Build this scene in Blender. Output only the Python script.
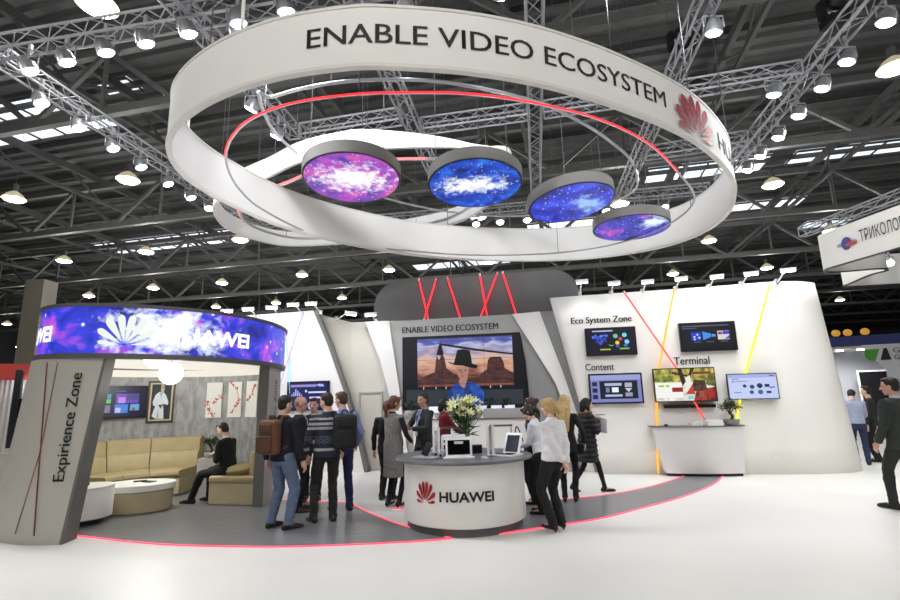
import bpy, bmesh, math, random
from mathutils import Vector, Matrix, noise as mnoise
random.seed(7)
for o in list(bpy.data.objects): bpy.data.objects.remove(o)
S = bpy.context.scene; C = S.collection
PI = math.pi; R = math.radians
def V(*a): return Vector(a)
# ------------------------------------------------------------------ camera, world, exposure
F = 500.0; TILT = math.atan(98/500.0); ROLL = R(1.4); EYE = 1.7
r0, u0, f0 = V(1,0,0), V(0,-math.sin(TILT),math.cos(TILT)), V(0,math.cos(TILT),math.sin(TILT))
cr, cu = r0*math.cos(ROLL)-u0*math.sin(ROLL), r0*math.sin(ROLL)+u0*math.cos(ROLL)
cd = bpy.data.cameras.new('camera'); cam = bpy.data.objects.new('camera', cd); C.objects.link(cam)
cd.sensor_width = 36; cd.lens = 20.0; cd.clip_end = 400; cd.clip_start = 0.05
M = Matrix.Identity(4)
for i in range(3): M[i][0]=cr[i]; M[i][1]=cu[i]; M[i][2]=-f0[i]
M[2][3] = EYE
cam.matrix_world = M; S.camera = cam
S.view_settings.view_transform='Standard'; S.view_settings.look='None'
S.view_settings.gamma=1; S.view_settings.use_curve_mapping=False
S.view_settings.exposure = 0.12
w = bpy.data.worlds.new('hall_air'); S.world = w; w.use_nodes = True
w.node_tree.nodes['Background'].inputs[0].default_value=(0.9,0.95,1,1)
w.node_tree.nodes['Background'].inputs[1].default_value=0.12
FLOOD_W = 160.0; ARM_W = 11.0; PEND_W = 260.0
# ------------------------------------------------------------------ geometry helpers
def ray(x,y):
    a_,b_=x-450,300-y
    a=a_*math.cos(ROLL)+b_*math.sin(ROLL); b=-a_*math.sin(ROLL)+b_*math.cos(ROLL)
    return r0*a+u0*b+f0*F
def at_z(x,y,z=0.0):
    r=ray(x,y); k=(z-EYE)/r.z; return V(0,0,EYE)+r*k
PSI=R(9.5); D2=V(math.cos(PSI),-math.sin(PSI),0); D1=V(math.sin(PSI),math.cos(PSI),0)
def bp(s,t,z=0.0): return D2*s+D1*t+V(0,0,z)          # the stand's own axes: s along its walls, t away from the aisle
def at_t(x,y,t):
    r=ray(x,y); k=t/(r.dot(D1)); return V(0,0,EYE)+r*k
def st(p): return (p.dot(D2),p.dot(D1),p.z)
def at_y(x,y,Y):
    r=ray(x,y); return V(0,0,EYE)+r*(Y/r.y)
class MB:
    def __init__(s): s.v=[]; s.f=[]; s.m=[]; s.mi=0
    def add(s,vs,fs):
        n=len(s.v); s.v+= [Vector(p) for p in vs]; s.f+=[tuple(i+n for i in f) for f in fs]; s.m+=[s.mi]*len(fs); return s
    def box(s,c,d,rot=None):
        x,y,z=d[0]/2,d[1]/2,d[2]/2; c=Vector(c)
        vs=[V(a*x,b*y,e*z) for a in(-1,1) for b in(-1,1) for e in(-1,1)]
        if rot is not None: vs=[rot@p for p in vs]
        return s.add([p+c for p in vs],[(0,1,3,2),(4,6,7,5),(0,4,5,1),(2,3,7,6),(0,2,6,4),(1,5,7,3)])
    def bar(s,a,b,w,h=None):
        a,b=Vector(a),Vector(b); d=(b-a); L=d.length; d.normalize()
        up=V(0,0,1) if abs(d.z)<.95 else V(1,0,0)
        x=d.cross(up).normalized(); y=x.cross(d); h=h or w
        vs=[p+x*(i*w/2)+y*(j*h/2) for p in(a,b) for i,j in((-1,-1),(1,-1),(1,1),(-1,1))]
        return s.add(vs,[(0,1,2,3),(7,6,5,4),(0,4,5,1),(1,5,6,2),(2,6,7,3),(3,7,4,0)])
    def tube(s,pts,r,n=8,closed=False,caps=True):
        pts=[Vector(p) for p in pts]; N=len(pts); rr=r if isinstance(r,(list,tuple)) else [r]*N
        vs=[]; px=None
        for i,p in enumerate(pts):
            a=pts[(i-1)%N] if (closed or i>0) else p; b=pts[(i+1)%N] if (closed or i<N-1) else p
            d=(b-a).normalized()
            if px is None:
                up=V(0,0,1) if abs(d.z)<.9 else V(1,0,0); px=d.cross(up).normalized()
            x=(px-d*px.dot(d)).normalized(); px=x; y=d.cross(x)
            vs+=[p+(x*math.cos(2*PI*k/n)+y*math.sin(2*PI*k/n))*rr[i] for k in range(n)]
        fs=[]
        for i in range(N if closed else N-1):
            j=(i+1)%N
            fs+=[(i*n+k,i*n+(k+1)%n,j*n+(k+1)%n,j*n+k) for k in range(n)]
        if not closed and caps: fs+=[tuple(range(n-1,-1,-1)),tuple((N-1)*n+k for k in range(n))]
        return s.add(vs,fs)
    def limb(s,pts,rr,n=12,sx=None):
        """tube with rounded ends"""
        pts=[Vector(p) for p in pts]; rr=list(rr)
        d0=(pts[0]-pts[1]).normalized(); d1=(pts[-1]-pts[-2]).normalized()
        P=[];Q=[]
        for a in(80,55,28): P.append(pts[0]+d0*rr[0]*math.sin(R(a))); Q.append(rr[0]*math.cos(R(a)))
        P+=pts; Q+=rr
        for a in(28,55,80): P.append(pts[-1]+d1*rr[-1]*math.sin(R(a))); Q.append(rr[-1]*math.cos(R(a)))
        return s.tube(P,Q,n)
    def rings(s,rs,n=24,caps=True):
        """rs: list of (center, rx, ry) horizontal ellipses, or (center, xaxis, yaxis)"""
        vs=[]
        for c,a,b in rs:
            c=Vector(c); a=a if isinstance(a,Vector) else V(a,0,0); b=b if isinstance(b,Vector) else V(0,b,0)
            vs+=[c+a*math.cos(2*PI*k/n)+b*math.sin(2*PI*k/n) for k in range(n)]
        N=len(rs); fs=[(i*n+k,i*n+(k+1)%n,(i+1)*n+(k+1)%n,(i+1)*n+k) for i in range(N-1) for k in range(n)]
        if caps: fs+=[tuple(range(n-1,-1,-1)),tuple((N-1)*n+k for k in range(n))]
        return s.add(vs,fs)
    def lathe(s,prof,c=(0,0,0),n=32,caps=True):
        return s.rings([(V(c[0],c[1],c[2]+z),r,r) for r,z in prof],n,caps)
    def ball(s,c,r,n=12,m=8,rot=None):
        c=Vector(c); r=(r,r,r) if not isinstance(r,(tuple,list)) else r
        vs=[V(0,0,-r[2])];
        for i in range(1,m):
            a=-PI/2+PI*i/m
            vs+=[V(r[0]*math.cos(a)*math.cos(2*PI*k/n),r[1]*math.cos(a)*math.sin(2*PI*k/n),r[2]*math.sin(a)) for k in range(n)]
        vs.append(V(0,0,r[2])); fs=[]
        for k in range(n): fs.append((0,1+(k+1)%n,1+k))
        for i in range(m-2):
            for k in range(n): fs.append((1+i*n+k,1+i*n+(k+1)%n,1+(i+1)*n+(k+1)%n,1+(i+1)*n+k))
        for k in range(n): fs.append((len(vs)-1,1+(m-2)*n+k,1+(m-2)*n+(k+1)%n))
        if rot is not None: vs=[rot@p for p in vs]
        return s.add([p+c for p in vs],fs)
    def prism(s,poly,ex):
        """poly: list of 3D points, ex: extrusion vector"""
        poly=[Vector(p) for p in poly]; ex=Vector(ex); n=len(poly)
        return s.add(poly+[p+ex for p in poly],[tuple(range(n-1,-1,-1)),tuple(range(n,2*n))]+[(i,(i+1)%n,n+(i+1)%n,n+i) for i in range(n)])
    def face(s,poly): return s.add(poly,[tuple(range(len(poly)))])
    def grid(s,rows,closed=False):
        n=len(rows[0]); vs=[p for r in rows for p in r]; fs=[]
        for i in range(len(rows)-1):
            for k in range(n if closed else n-1):
                fs.append((i*n+k,i*n+(k+1)%n,(i+1)*n+(k+1)%n,(i+1)*n+k))
        return s.add(vs,fs)
    def band(s,path,z0,z1,th,closed=True,inward=None):
        """upright strip of thickness th following a plan path (list of 2D points)"""
        N=len(path); P=[V(p[0],p[1],0) for p in path]; nn=[]
        for i in range(N):
            a=P[(i-1)%N] if closed or i>0 else P[i]; b=P[(i+1)%N] if closed or i<N-1 else P[i]
            d=(b-a).normalized(); nn.append(V(d.y,-d.x,0))
        vs=[]
        for p,q in zip(P,nn):
            for off,z in((th/2,z0),(th/2,z1),(-th/2,z1),(-th/2,z0)): vs.append(p+q*off+V(0,0,z))
        fs=[]
        for i in range(N if closed else N-1):
            j=(i+1)%N
            for k in range(4): fs.append((i*4+k,j*4+k,j*4+(k+1)%4,i*4+(k+1)%4))
        if not closed: fs+=[(0,1,2,3),((N-1)*4+3,(N-1)*4+2,(N-1)*4+1,(N-1)*4)]
        return s.add(vs,fs)
    def moved(s,fn): s.v=[fn(p) for p in s.v]; return s
    def mesh(s,name):
        me=bpy.data.meshes.new(name); me.from_pydata([tuple(p) for p in s.v],[],s.f)
        return me
def finish(me,mats,smooth,idx=None):
    for m in (mats if isinstance(mats,(list,tuple)) else [mats]): me.materials.append(m)
    if idx and max(idx)>0: me.polygons.foreach_set('material_index',idx)
    if smooth is not None:
        if smooth:
            me.polygons.foreach_set('use_smooth',[True]*len(me.polygons))
            if smooth is not True: me.set_sharp_from_angle(angle=R(smooth))
    me.update(); return me
def obj(name,mb,mat,parent=None,smooth=35,fixn=True):
    me=mb.mesh(name)
    if fixn:
        bm=bmesh.new(); bm.from_mesh(me); bmesh.ops.recalc_face_normals(bm,faces=bm.faces); bm.to_mesh(me); bm.free()
    finish(me,mat,smooth,mb.m)
    o=bpy.data.objects.new(name,me); C.objects.link(o)
    if parent: o.parent=parent
    return o
def tag(o,label,cat,group=None):
    o['label']=label; o['category']=cat
    if group: o['group']=group
    return o
def thing(name,label,cat,loc=(0,0,0),rz=0.0,group=None):
    o=bpy.data.objects.new(name,None); C.objects.link(o); o.location=loc; o.rotation_euler=(0,0,rz)
    o.empty_display_size=.1
    return tag(o,label,cat,group)
def struct(name,mb,mat,parent=None,smooth=35):
    o=obj(name,mb,mat,parent,smooth)
    if parent is None: o['kind']='structure'
    return o
def dup(root,loc,rz,label,group=None):
    r=root.copy(); C.objects.link(r); r.location=loc; r.rotation_euler=(0,0,rz); r['label']=label
    if group: r['group']=group
    for ch in list(root.children):
        c=ch.copy(); C.objects.link(c); c.parent=r
        for g in list(ch.children):
            d=g.copy(); C.objects.link(d); d.parent=c
    return r
ORD=['first','second','third','fourth','fifth','sixth','seventh','eighth','ninth','tenth','eleventh','twelfth']
# ------------------------------------------------------------------ materials
def lin(c):
    return tuple((x/255/12.92 if x/255<=.04045 else ((x/255+.055)/1.055)**2.4) for x in c)+(1,)
_mats={}
def mat(name,c=(200,200,200),rough=.6,metal=0,var=.06,scale=9.0,bump=0,emit=0,ec=None,spec=.5,alpha=1,trans=0,stretch=None,ior=1.45):
    if name in _mats: return _mats[name]
    m=bpy.data.materials.new(name); m.use_nodes=True; n=m.node_tree.nodes; l=m.node_tree.links
    b=n['Principled BSDF']; b.inputs['Roughness'].default_value=rough; b.inputs['Metallic'].default_value=metal
    b.inputs['Specular IOR Level'].default_value=spec; b.inputs['IOR'].default_value=ior
    col=lin(c); b.inputs['Base Color'].default_value=col
    b.inputs['Alpha'].default_value=alpha; b.inputs['Transmission Weight'].default_value=trans
    if var or bump:
        tc=n.new('ShaderNodeTexCoord'); nz=n.new('ShaderNodeTexNoise'); nz.inputs['Scale'].default_value=scale; nz.inputs['Detail'].default_value=4
        src=tc.outputs['Object']
        if stretch:
            mp=n.new('ShaderNodeMapping'); mp.inputs['Scale'].default_value=stretch; l.new(src,mp.inputs[0]); src=mp.outputs[0]
        l.new(src,nz.inputs['Vector'])
        if var:
            rp=n.new('ShaderNodeValToRGB'); rp.color_ramp.elements[0].position=.3; rp.color_ramp.elements[1].position=.7
            rp.color_ramp.elements[0].color=tuple(min(1,x*(1-var)) for x in col[:3])+(1,)
            rp.color_ramp.elements[1].color=tuple(min(1,x*(1+var)) for x in col[:3])+(1,)
            l.new(nz.outputs['Fac'],rp.inputs[0]); l.new(rp.outputs[0],b.inputs['Base Color'])
        if bump:
            bu=n.new('ShaderNodeBump'); bu.inputs['Strength'].default_value=bump; bu.inputs['Distance'].default_value=.02
            l.new(nz.outputs['Fac'],bu.inputs['Height']); l.new(bu.outputs[0],b.inputs['Normal'])
    if emit:
        b.inputs['Emission Color'].default_value=lin(ec or c); b.inputs['Emission Strength'].default_value=emit
    _mats[name]=m; return m
def glow(c,strength=1.0):
    """light-emitting screen pixel or tube colour"""
    return mat('glow_%d_%d_%d_%g'%(c[0],c[1],c[2],strength),(8,8,8),.4,0,0,emit=strength,ec=c)
def glow_n(c1,c2,scale=8,strength=1.0,stretch=(1,1,1)):
    """screen colour with a picture-like mottle"""
    nm='glow_mottled_%d_%d_%d_%d'%(c1[0],c1[1],c2[0],c2[1])
    if nm in _mats: return _mats[nm]
    m=bpy.data.materials.new(nm); m.use_nodes=True; n=m.node_tree.nodes; l=m.node_tree.links; b=n['Principled BSDF']; b.inputs['Base Color'].default_value=(.005,.005,.005,1); b.inputs['Roughness'].default_value=.4
    tc=n.new('ShaderNodeTexCoord'); mp=n.new('ShaderNodeMapping'); mp.inputs['Scale'].default_value=stretch; nz=n.new('ShaderNodeTexNoise'); nz.inputs['Scale'].default_value=scale; nz.inputs['Detail'].default_value=6
    rp=n.new('ShaderNodeValToRGB'); rp.color_ramp.elements[0].position=.36; rp.color_ramp.elements[0].color=lin(c1); rp.color_ramp.elements[1].position=.64; rp.color_ramp.elements[1].color=lin(c2)
    l.new(tc.outputs['Object'],mp.inputs[0]); l.new(mp.outputs[0],nz.inputs['Vector']); l.new(nz.outputs['Fac'],rp.inputs[0]); l.new(rp.outputs[0],b.inputs['Emission Color']); b.inputs['Emission Strength'].default_value=strength
    _mats[nm]=m; return m
WHITE=mat('white_laminate',(236,235,231),.45,var=.015,scale=2)
WALLW=mat('white_wall_paint',(238,236,230),.6,var=.015,scale=1.5)
WALLB=mat('grey_wall_paint',(176,176,172),.6,var=.03,scale=1.5)
WALLC=mat('beige_wall_paint',(205,202,190),.6,var=.03,scale=1.5)
BLOCK=mat('charcoal_panel',(104,104,104),.6,var=.05,scale=2)
DARKG=mat('dark_grey_laminate',(98,99,100),.4,var=.08,scale=6)
PANELG=mat('warm_grey_panel',(186,183,176),.5,var=.03,scale=2)
PANELD=mat('dark_panel_edge',(108,108,106),.5,var=.05,scale=3)
BLACK=mat('black_plastic',(18,18,20),.35,var=.1,scale=20)
BLACKT=mat('black_lettering',(26,26,28),.6,var=.05,scale=10)
ALU=mat('aluminium',(196,198,202),.35,.9,var=.05,scale=30)
ALUD=mat('dull_aluminium',(170,172,178),.5,.55,var=.1,scale=20)
STEEL=mat('roof_steel',(88,89,88),.6,.1,var=.12,scale=3)
STEELD=mat('dark_roof_steel',(70,71,71),.7,.1,var=.15,scale=2)
DECK=mat('roof_deck',(76,77,78),.6,.2,var=.15,scale=.6)
CABLE=mat('steel_cable',(96,97,98),.5,.5,var=0)
FABW=mat('white_stretch_fabric',(240,239,237),.7,var=.02,scale=1.2)
CHROME=mat('chrome',(220,222,226),.15,1,var=.03)
LAMPW=mat('lamp_white',(255,250,235),.5,emit=9,ec=(255,247,225),var=0)
FLOODW=mat('flood_white',(255,255,255),.5,emit=22,ec=(228,232,255),var=0)
# ------------------------------------------------------------------ floor and paths
def spline(pts,n=8,closed=False):
    P=[Vector(p) for p in pts]; N=len(P); out=[]
    for i in range(N if closed else N-1):
        a=P[(i-1)%N] if closed or i>0 else P[i]; b=P[i]; c=P[(i+1)%N]; d=P[(i+2)%N] if closed or i<N-2 else c
        for k in range(n):
            t=k/n; out.append(.5*((2*b)+(c-a)*t+(2*a-5*b+4*c-d)*t*t+(3*b-a-3*c+d)*t**3))
    if not closed: out.append(P[-1])
    return out
floor_m=mat('white_carpet_floor',(232,231,226),.38,var=.03,scale=.7,spec=.4)
struct('floor',MB().box((0,28,-.05),(150,116,.1)),floor_m)
pathm=mat('grey_wood_laminate',(124,125,127),.3,var=.14,scale=1.6,spec=.5,stretch=(1.0,6.0,1))
DC=V(-5.2,8.95,0); DR=2.2
def rad(a,amp=.24):
    d=((a%360)-212)/64.0
    q=((a+180)%360-180-5)/60.0
    return (1-amp*math.cos(d*PI/2)**2 if abs(d)<1 else 1.0)-(.08*math.cos(q*PI/2)**2 if abs(q)<1 else 0)
def dpt(a,r=DR,z=0.0):
    q=r*rad(a,.24*(.4+.6*min(1,max(0,z)/2.4))); return V(DC.x+q*math.cos(R(a)),DC.y+q*math.sin(R(a)),z)
outer=spline([(-5.45,7.3,0),(-5.11,7.19,0),(-3.82,6.7,0),(-2.79,6.49,0),(-1.86,6.41,0),(-.67,6.48,0),(-.05,6.6,0)],6)
lback=spline([(-.05,6.6,0),(-.76,7.35,0),(-1.36,8.22,0),(-1.77,8.94,0)],5)
poly=outer+lback[1:]+[V(-3.17,9.37,0)]+[dpt(a) for a in range(12,230,8)]
mb=MB(); mb.prism([p+V(0,0,.0) for p in poly],V(0,0,.008)); struct('floor_path',mb,pathm,smooth=None)
outr=spline([(.49,6.73,0),(1.12,7.0,0),(2.01,7.42,0),(2.84,8.03,0),(3.78,8.77,0),(4.79,9.79,0),(5.53,10.8,0)],6)
innr=spline([(4.75,10.85,0),(3.61,9.74,0),(2.48,9.02,0),(1.13,8.62,0),(.1,8.4,0),(-.45,8.3,0)],6)
mb=MB(); mb.prism(outr+innr+[V(-.45,7.4,0)],V(0,0,.008)); struct('floor_path',mb,pathm,smooth=None)
LED=glow((255,78,104),1.5)
def strip(pts,label):
    n=len(pts); mb=MB()
    L=[];Rr=[]
    for i,p in enumerate(pts):
        d=(pts[min(i+1,n-1)]-pts[max(i-1,0)]).normalized(); q=V(d.y,-d.x,0)*.011
        L.append(p+q);Rr.append(p-q)
    mb.prism(L+Rr[::-1],V(0,0,.014))
    return tag(obj('floor_light_strip',mb,LED,smooth=None),label,'light strip','red light strips in the floor')
strip(outer,'long red light strip curving along the front of the lounge path')
strip(lback+[V(-3.1,9.35,0)],'red light strip bounding the grey path behind the men and towards the counter')
strip(outr,'red light strip along the aisle side of the right grey path')
strip(innr+[V(-1.0,8.42,0)],'red light strip along the far side of the right grey path')

# ------------------------------------------------------------------ hall shell and roof
HP=R(13); H2=V(math.cos(HP),-math.sin(HP),0); H1=V(math.sin(HP),math.cos(HP),0)
def hp(s,t,z): return H2*s+H1*t+V(0,0,z)
wallm=mat('dark_hall_wall',(62,64,66),.8,var=.15,scale=.3)
ZD=12.6
mb=MB(); rows=[]
t=-22.0
prof=[]
while t<84:
    prof+=[(t,0),(t+.22,0),(t+.30,.11),(t+.52,.11)]; t+=.6
mb.grid([[hp(-75,a,ZD+b) for a,b in prof],[hp(75,a,ZD+b) for a,b in prof]])
struct('ceiling',mb,DECK,smooth=None)
for nm,a,b in(('wall_back',hp(-75,84,0),hp(75,84,0)),('wall_left',hp(-75,-22,0),hp(-75,84,0)),('wall_right',hp(75,-22,0),hp(75,84,0)),('wall_front',hp(-75,-22,0),hp(75,-22,0))):
    mb=MB(); n=(b-a).normalized().cross(V(0,0,1)); mb.prism([a,b,b+V(0,0,ZD+.2),a+V(0,0,ZD+.2)],n*.3); struct(nm,mb,wallm)
# roof trusses across the hall
def roof_truss(t,zb,zt,s0,s1,pw,first):
    mb=MB(); w_=.2
    mb.bar(hp(s0,t,zb),hp(s1,t,zb),w_,.24); mb.bar(hp(s0,t,zt),hp(s1,t,zt),w_,.24)
    s=s0; up=True; h=pw/2
    while s<s1-.1:
        mb.bar(hp(s,t,zb if up else zt),hp(s+h,t,zt if up else zb),.12,.14)
        if up: mb.bar(hp(s+h,t,zt),hp(s+h,t,zb),.09,.09)
        s+=h; up=not up
    return struct('roof_truss',mb,STEEL,smooth=None)
for i,t in enumerate((-12,-4.5,3.0,10.4,17.9,25.4,32.9,40.4,48,56,64,72)): roof_truss(t,9.9,11.9,-60,60,5.0,i==0)
# purlins / lattice beams running away from the camera
for k,s in enumerate((-44,-36,-28,-21,-14,-7.5,-1,5.5,12,18.5,26,34,44)):
    mb=MB(); mb.bar(hp(s,-20,12.2),hp(s,82,12.2),.16,.3); mb.bar(hp(s,-20,11.2),hp(s,82,11.2),.12,.14)
    t=-12.0
    while t<72:
        mb.bar(hp(s,t,11.2),hp(s,t+1.87,12.2),.07); mb.bar(hp(s,t+1.87,12.2),hp(s,t+3.75,11.2),.07); t+=3.75
    struct('roof_beam',mb,STEELD,smooth=None)
for k,t in enumerate([-10+2.5*i for i in range(33)]):
    struct('roof_purlin',MB().bar(hp(-60,t,12.45),hp(60,t,12.45),.1,.22),STEELD,smooth=None)
# round hall column at the far left and steel columns far back
for q in(V(-20.3,24.2,0),V(-34,52,0),V(42,44,0)):
    struct('hall_column',MB().bar(q,q+V(0,0,7.9),.9,.9),mat('column_paint',(120,116,106),.7,var=.08,scale=1),smooth=None)
# rooflights
SKY=mat('rooflight_glass',(235,240,245),.5,emit=1.1,ec=(225,232,240),var=0)
SKYF=STEELD
def rooflight(n,s0,s1,t0,t1):
    mb=MB(); mb.prism([hp(s0,t0,ZD-.06),hp(s1,t0,ZD-.06),hp(s1,t1,ZD-.06),hp(s0,t1,ZD-.06)],V(0,0,.04)); o=struct('window_%d'%n,mb,SKY,smooth=None)
    mb=MB(); k=max(1,int((s1-s0)/1.2))
    for i in range(k+1):
        s=s0+(s1-s0)*i/k; mb.bar(hp(s,t0,ZD-.09),hp(s,t1,ZD-.09),.06)
    mb.bar(hp(s0,t0,ZD-.09),hp(s1,t0,ZD-.09),.08); mb.bar(hp(s0,t1,ZD-.09),hp(s1,t1,ZD-.09),.08)
    obj('glazing_bar',mb,SKYF,o,smooth=None)
k=1
for s0,s1,t0,t1 in((-23,-17.6,12.2,13.2),(-23,-16.5,13.8,14.6),(-15.2,-13.8,12.2,12.9),(-14.9,-13.4,13.4,14.0),(-31,-18.5,26.2,28.6),(-12,-4,38,40),(3,7,8.8,9.4),(7.6,11,8.9,9.9),(4.5,10,24.6,26.4),(11,17,24.6,26.0),(18,30,24.5,26),(-2,5,31,32.6),(6,14,31,32.4),(16,28,36,38)):
    rooflight(k,s0,s1,t0,t1); k+=1

# ------------------------------------------------------------------ lighting rig
def truss(a,b,label):
    L=(b-a).length; d=(b-a).normalized(); rz=math.atan2(d.y,d.x)
    o=thing('lighting_truss',label,'truss',a,rz,'silver lighting trusses above the stand'); h=.135
    for y,z in((-h,-h),(h,-h),(h,h),(-h,h)): obj('chord',MB().tube([(0,y,z),(L,y,z)],.024,8),ALUD,o)
    mb=MB(); n=max(2,int(round(L/.36))); st_=L/n
    for i in range(n):
        x0,x1=i*st_,(i+1)*st_; p=1 if i%2 else -1
        for y in(-h,h): mb.tube([(x0,y,-h*p),(x1,y,h*p)],.011,5)
        for z in(-h,h): mb.tube([(x0,-h*p,z),(x1,h*p,z)],.011,5)
    for x in(0,L):
        for q in((-h,-h,h,-h),(h,-h,h,h),(h,h,-h,h),(-h,h,-h,-h)): mb.tube([(x,q[0],q[1]),(x,q[2],q[3])],.018,5)
    obj('lacing',mb,ALUD,o); return o
ZT=7.8
for s0,t0,s1,t1,lb in(
 (-9.4,6.2,5.6,6.2,'lighting truss crossing the top left corner with a row of floodlights'),
 (-9.0,6.4,-9.4,16,'leftmost lighting truss running away from the camera along the left of the big ring'),
 (-5.12,4.6,-5.2,9.9,'lighting truss passing behind the left end of the big ring'),
 (-2.42,3.5,-2.46,13.2,'lighting truss slanting down behind the letter B of the ring'),
 (.3,3.5,.28,15.6,'upright looking lighting truss in the middle above the blue disc screen'),
 (3.03,3.5,2.93,15.5,'lighting truss behind the red logo of the ring slanting down to the left'),
 (5.55,3.5,5.58,14.8,'rightmost long lighting truss with a row of floodlights right of the ring'),
 (-5.0,9.85,-2.62,9.7,'short cross truss seen through the ring above the pink disc screen'),
 (-2.26,10.2,.12,10.1,'cross truss seen through the ring above the blue disc screen'),
 (.48,10.1,2.84,9.95,'cross truss behind the words of the ring right of the middle truss'),
 (3.2,9.95,5.38,9.75,'cross truss right of the ring logo reaching the right long truss'),
 (3.12,12.7,5.4,12.4,'far cross truss low behind the right end of the big ring'),
 (-9.5,15.8,-.0,15.8,'farthest cross truss seen left of the middle behind the ring'),
 (.46,15.75,2.75,15.65,'farthest cross truss seen between the disc screens'),
 (3.1,15.55,5.5,15.5,'farthest cross truss above the small right disc screen')):
    truss(bp(s0,t0,ZT),bp(s1,t1,ZT),lb)
def hang(o_,z0,z1,x=0,y=0,r=.006,name='cable'): return obj(name,MB().tube([(x,y,z0),(x,y,z1)],r,5),CABLE,o_)
def spot(parent,loc,aim,watts,angle=95,blend=.6,col=(.97,.98,1),size=.12):
    ld=bpy.data.lights.new('lamp_light','SPOT'); ld.energy=watts; ld.spot_size=R(angle); ld.spot_blend=blend; ld.color=col; ld.shadow_soft_size=size
    o=bpy.data.objects.new('lamp_light',ld); C.objects.link(o); o.parent=parent; o.location=loc
    o.rotation_euler=Vector(aim).to_track_quat('-Z','Y').to_euler(); return o
def flood(p,label,aim,lit=True,group='floodlights on the trusses'):
    """square floodlight clamped under a truss: yoke, housing, four barn doors and glass"""
    o=thing('floodlight',label,'floodlight',p,0,group)
    d=Vector(aim)-Vector(p); rot=d.to_track_quat('-Z','Y').to_matrix()
    mb=MB(); mb.box((0,0,.3),(.05,.05,.22)); mb.tube([(-.16,0,.0),(-.16,0,.2),(.16,0,.2),(.16,0,.0)],.014,6); obj('yoke',mb,ALUD,o)
    mb=MB(); mb.rings([(rot@V(0,0,.12),rot@V(.07,0,0),rot@V(0,.07,0)),(rot@V(0,0,.05),rot@V(.12,0,0),rot@V(0,.12,0)),(rot@V(0,0,-.1),rot@V(.14,0,0),rot@V(0,.14,0)),(rot@V(0,0,-.1),rot@V(.12,0,0),rot@V(0,.12,0)),(rot@V(0,0,-.08),rot@V(.115,0,0),rot@V(0,.115,0))],16); hs=obj('housing',mb,ALU,o)
    obj('lens',MB().rings([(rot@V(0,0,-.1),rot@V(.115,0,0),rot@V(0,.115,0)),(rot@V(0,0,-.12),rot@V(.1,0,0),rot@V(0,.1,0))],16),FLOODW,hs)
    if lit: spot(o,rot@V(0,0,-.16),d,FLOOD_W)
    return o
mid=bp(-.6,9.6,0)
def floods(pts,where,aimf,z=7.42):
    for i,(x,y) in enumerate(pts):
        p=at_z(x,y,z); flood(p,('white floodlight %s, %s'%(where,ORD[i]+(' from the left' if 'top left' in where or 'far' in where else ' from the top'))) if len(pts)>1 else 'white floodlight '+where,aimf(p))
floods([(28,66),(65,57),(104,47),(144,38),(187,28),(237,17),(285,5)],'under the top left cross truss',lambda p:V(p.x*.55,p.y+2.2,0))
floods([(40,99),(78,124),(112,145),(140,164),(167,181),(190,195)],'under the leftmost truss left of the ring',lambda p:V(p.x+3.2,p.y+.6,0))
floods([(253,105),(278,133)],'seen through the left of the ring',lambda p:V(p.x-1.6,p.y+.6,4.6))
floods([(714,27)],'beside the truss above the red ring logo',lambda p:V(p.x-.5,p.y+2,0))
floods([(887,17),(848,57),(823,84),(799,112),(779,134),(761,153),(748,167)],'under the right long truss',lambda p:V(p.x-2.2,p.y+1.2,0))
floods([(774,90)],'under the cross truss right of the ring logo',lambda p:V(p.x-1,p.y+1.5,0))
floods([(476,222),(500,220),(527,218),(606,209),(640,207),(664,205)],'on the far cross truss behind the disc screens',lambda p:V(p.x,p.y-2.6,0))
floods([(209,206)],'at the far left edge of the lower white ribbon',lambda p:V(p.x+2,p.y-2,0))
for i,s in enumerate((-4.3,-3.0,-1.6,-.2,1.2,2.6,4.0)):  # floods added out of view to brighten the ring's far inner band
    p=bp(s,6.2,7.4); flood(p,'unseen floodlight added above the big ring to brighten its far inside, %s from the left'%ORD[i],bp(s*1.15,13,4.2))
# two black moving heads on the trusses
for (x,y),lb in(((835,22),'black moving-head stage light standing on the right long truss'),((682,52),'black moving-head stage light on the truss above the ring logo')):
    o=thing('stage_light',lb,'stage light',at_z(x,y,8.0))
    obj('base',MB().box((0,0,0),(.34,.3,.14)),BLACK,o)
    mb=MB(); mb.prism([V(-.23,-.08,.06),V(.23,-.08,.06),V(.23,-.08,.4),V(.17,-.08,.4),V(.17,-.08,.1),V(-.17,-.08,.1),V(-.17,-.08,.4),V(-.23,-.08,.4)],V(0,.16,0)); obj('yoke',mb,BLACK,o,None)
    mb=MB(); mb.limb([(0,-.12,.3),(0,.16,.42)],[.15,.12],14); obj('head',mb,BLACK,o)
# bell pendants of the hall
def pend_proto(p,label):
    o=thing('bell_pendant_lamp',label,'pendant lamp',p,0,'bell shaped hall lamps')
    obj('shade',MB().rings([((0,0,.30),.07,.07),((0,0,.26),.13,.13),((0,0,.18),.24,.24),((0,0,.02),.36,.36),((0,0,0),.37,.37),((0,0,.0),.35,.35)],24),mat('lamp_shade',(150,146,132),.4,.3,emit=.35,ec=(255,238,190),var=.05),o)
    obj('diffuser',MB().rings([((0,0,.005),.35,.35),((0,0,-.05),.3,.3),((0,0,-.09),.16,.16)],24),LAMPW,o)
    obj('ballast',MB().lathe([(.09,.3),(.1,.32),(.1,.55),(.07,.58)],n=12),STEELD,o)
    hang(o,.55,12.73-p[2],name='rod')
    ld=bpy.data.lights.new('lamp_light','POINT'); ld.energy=PEND_W; ld.shadow_soft_size=.25; ld.color=(1,.985,.95); q=bpy.data.objects.new('lamp_light',ld); C.objects.link(q); q.parent=o; q.location=(0,0,-.4)
    return o
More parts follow.
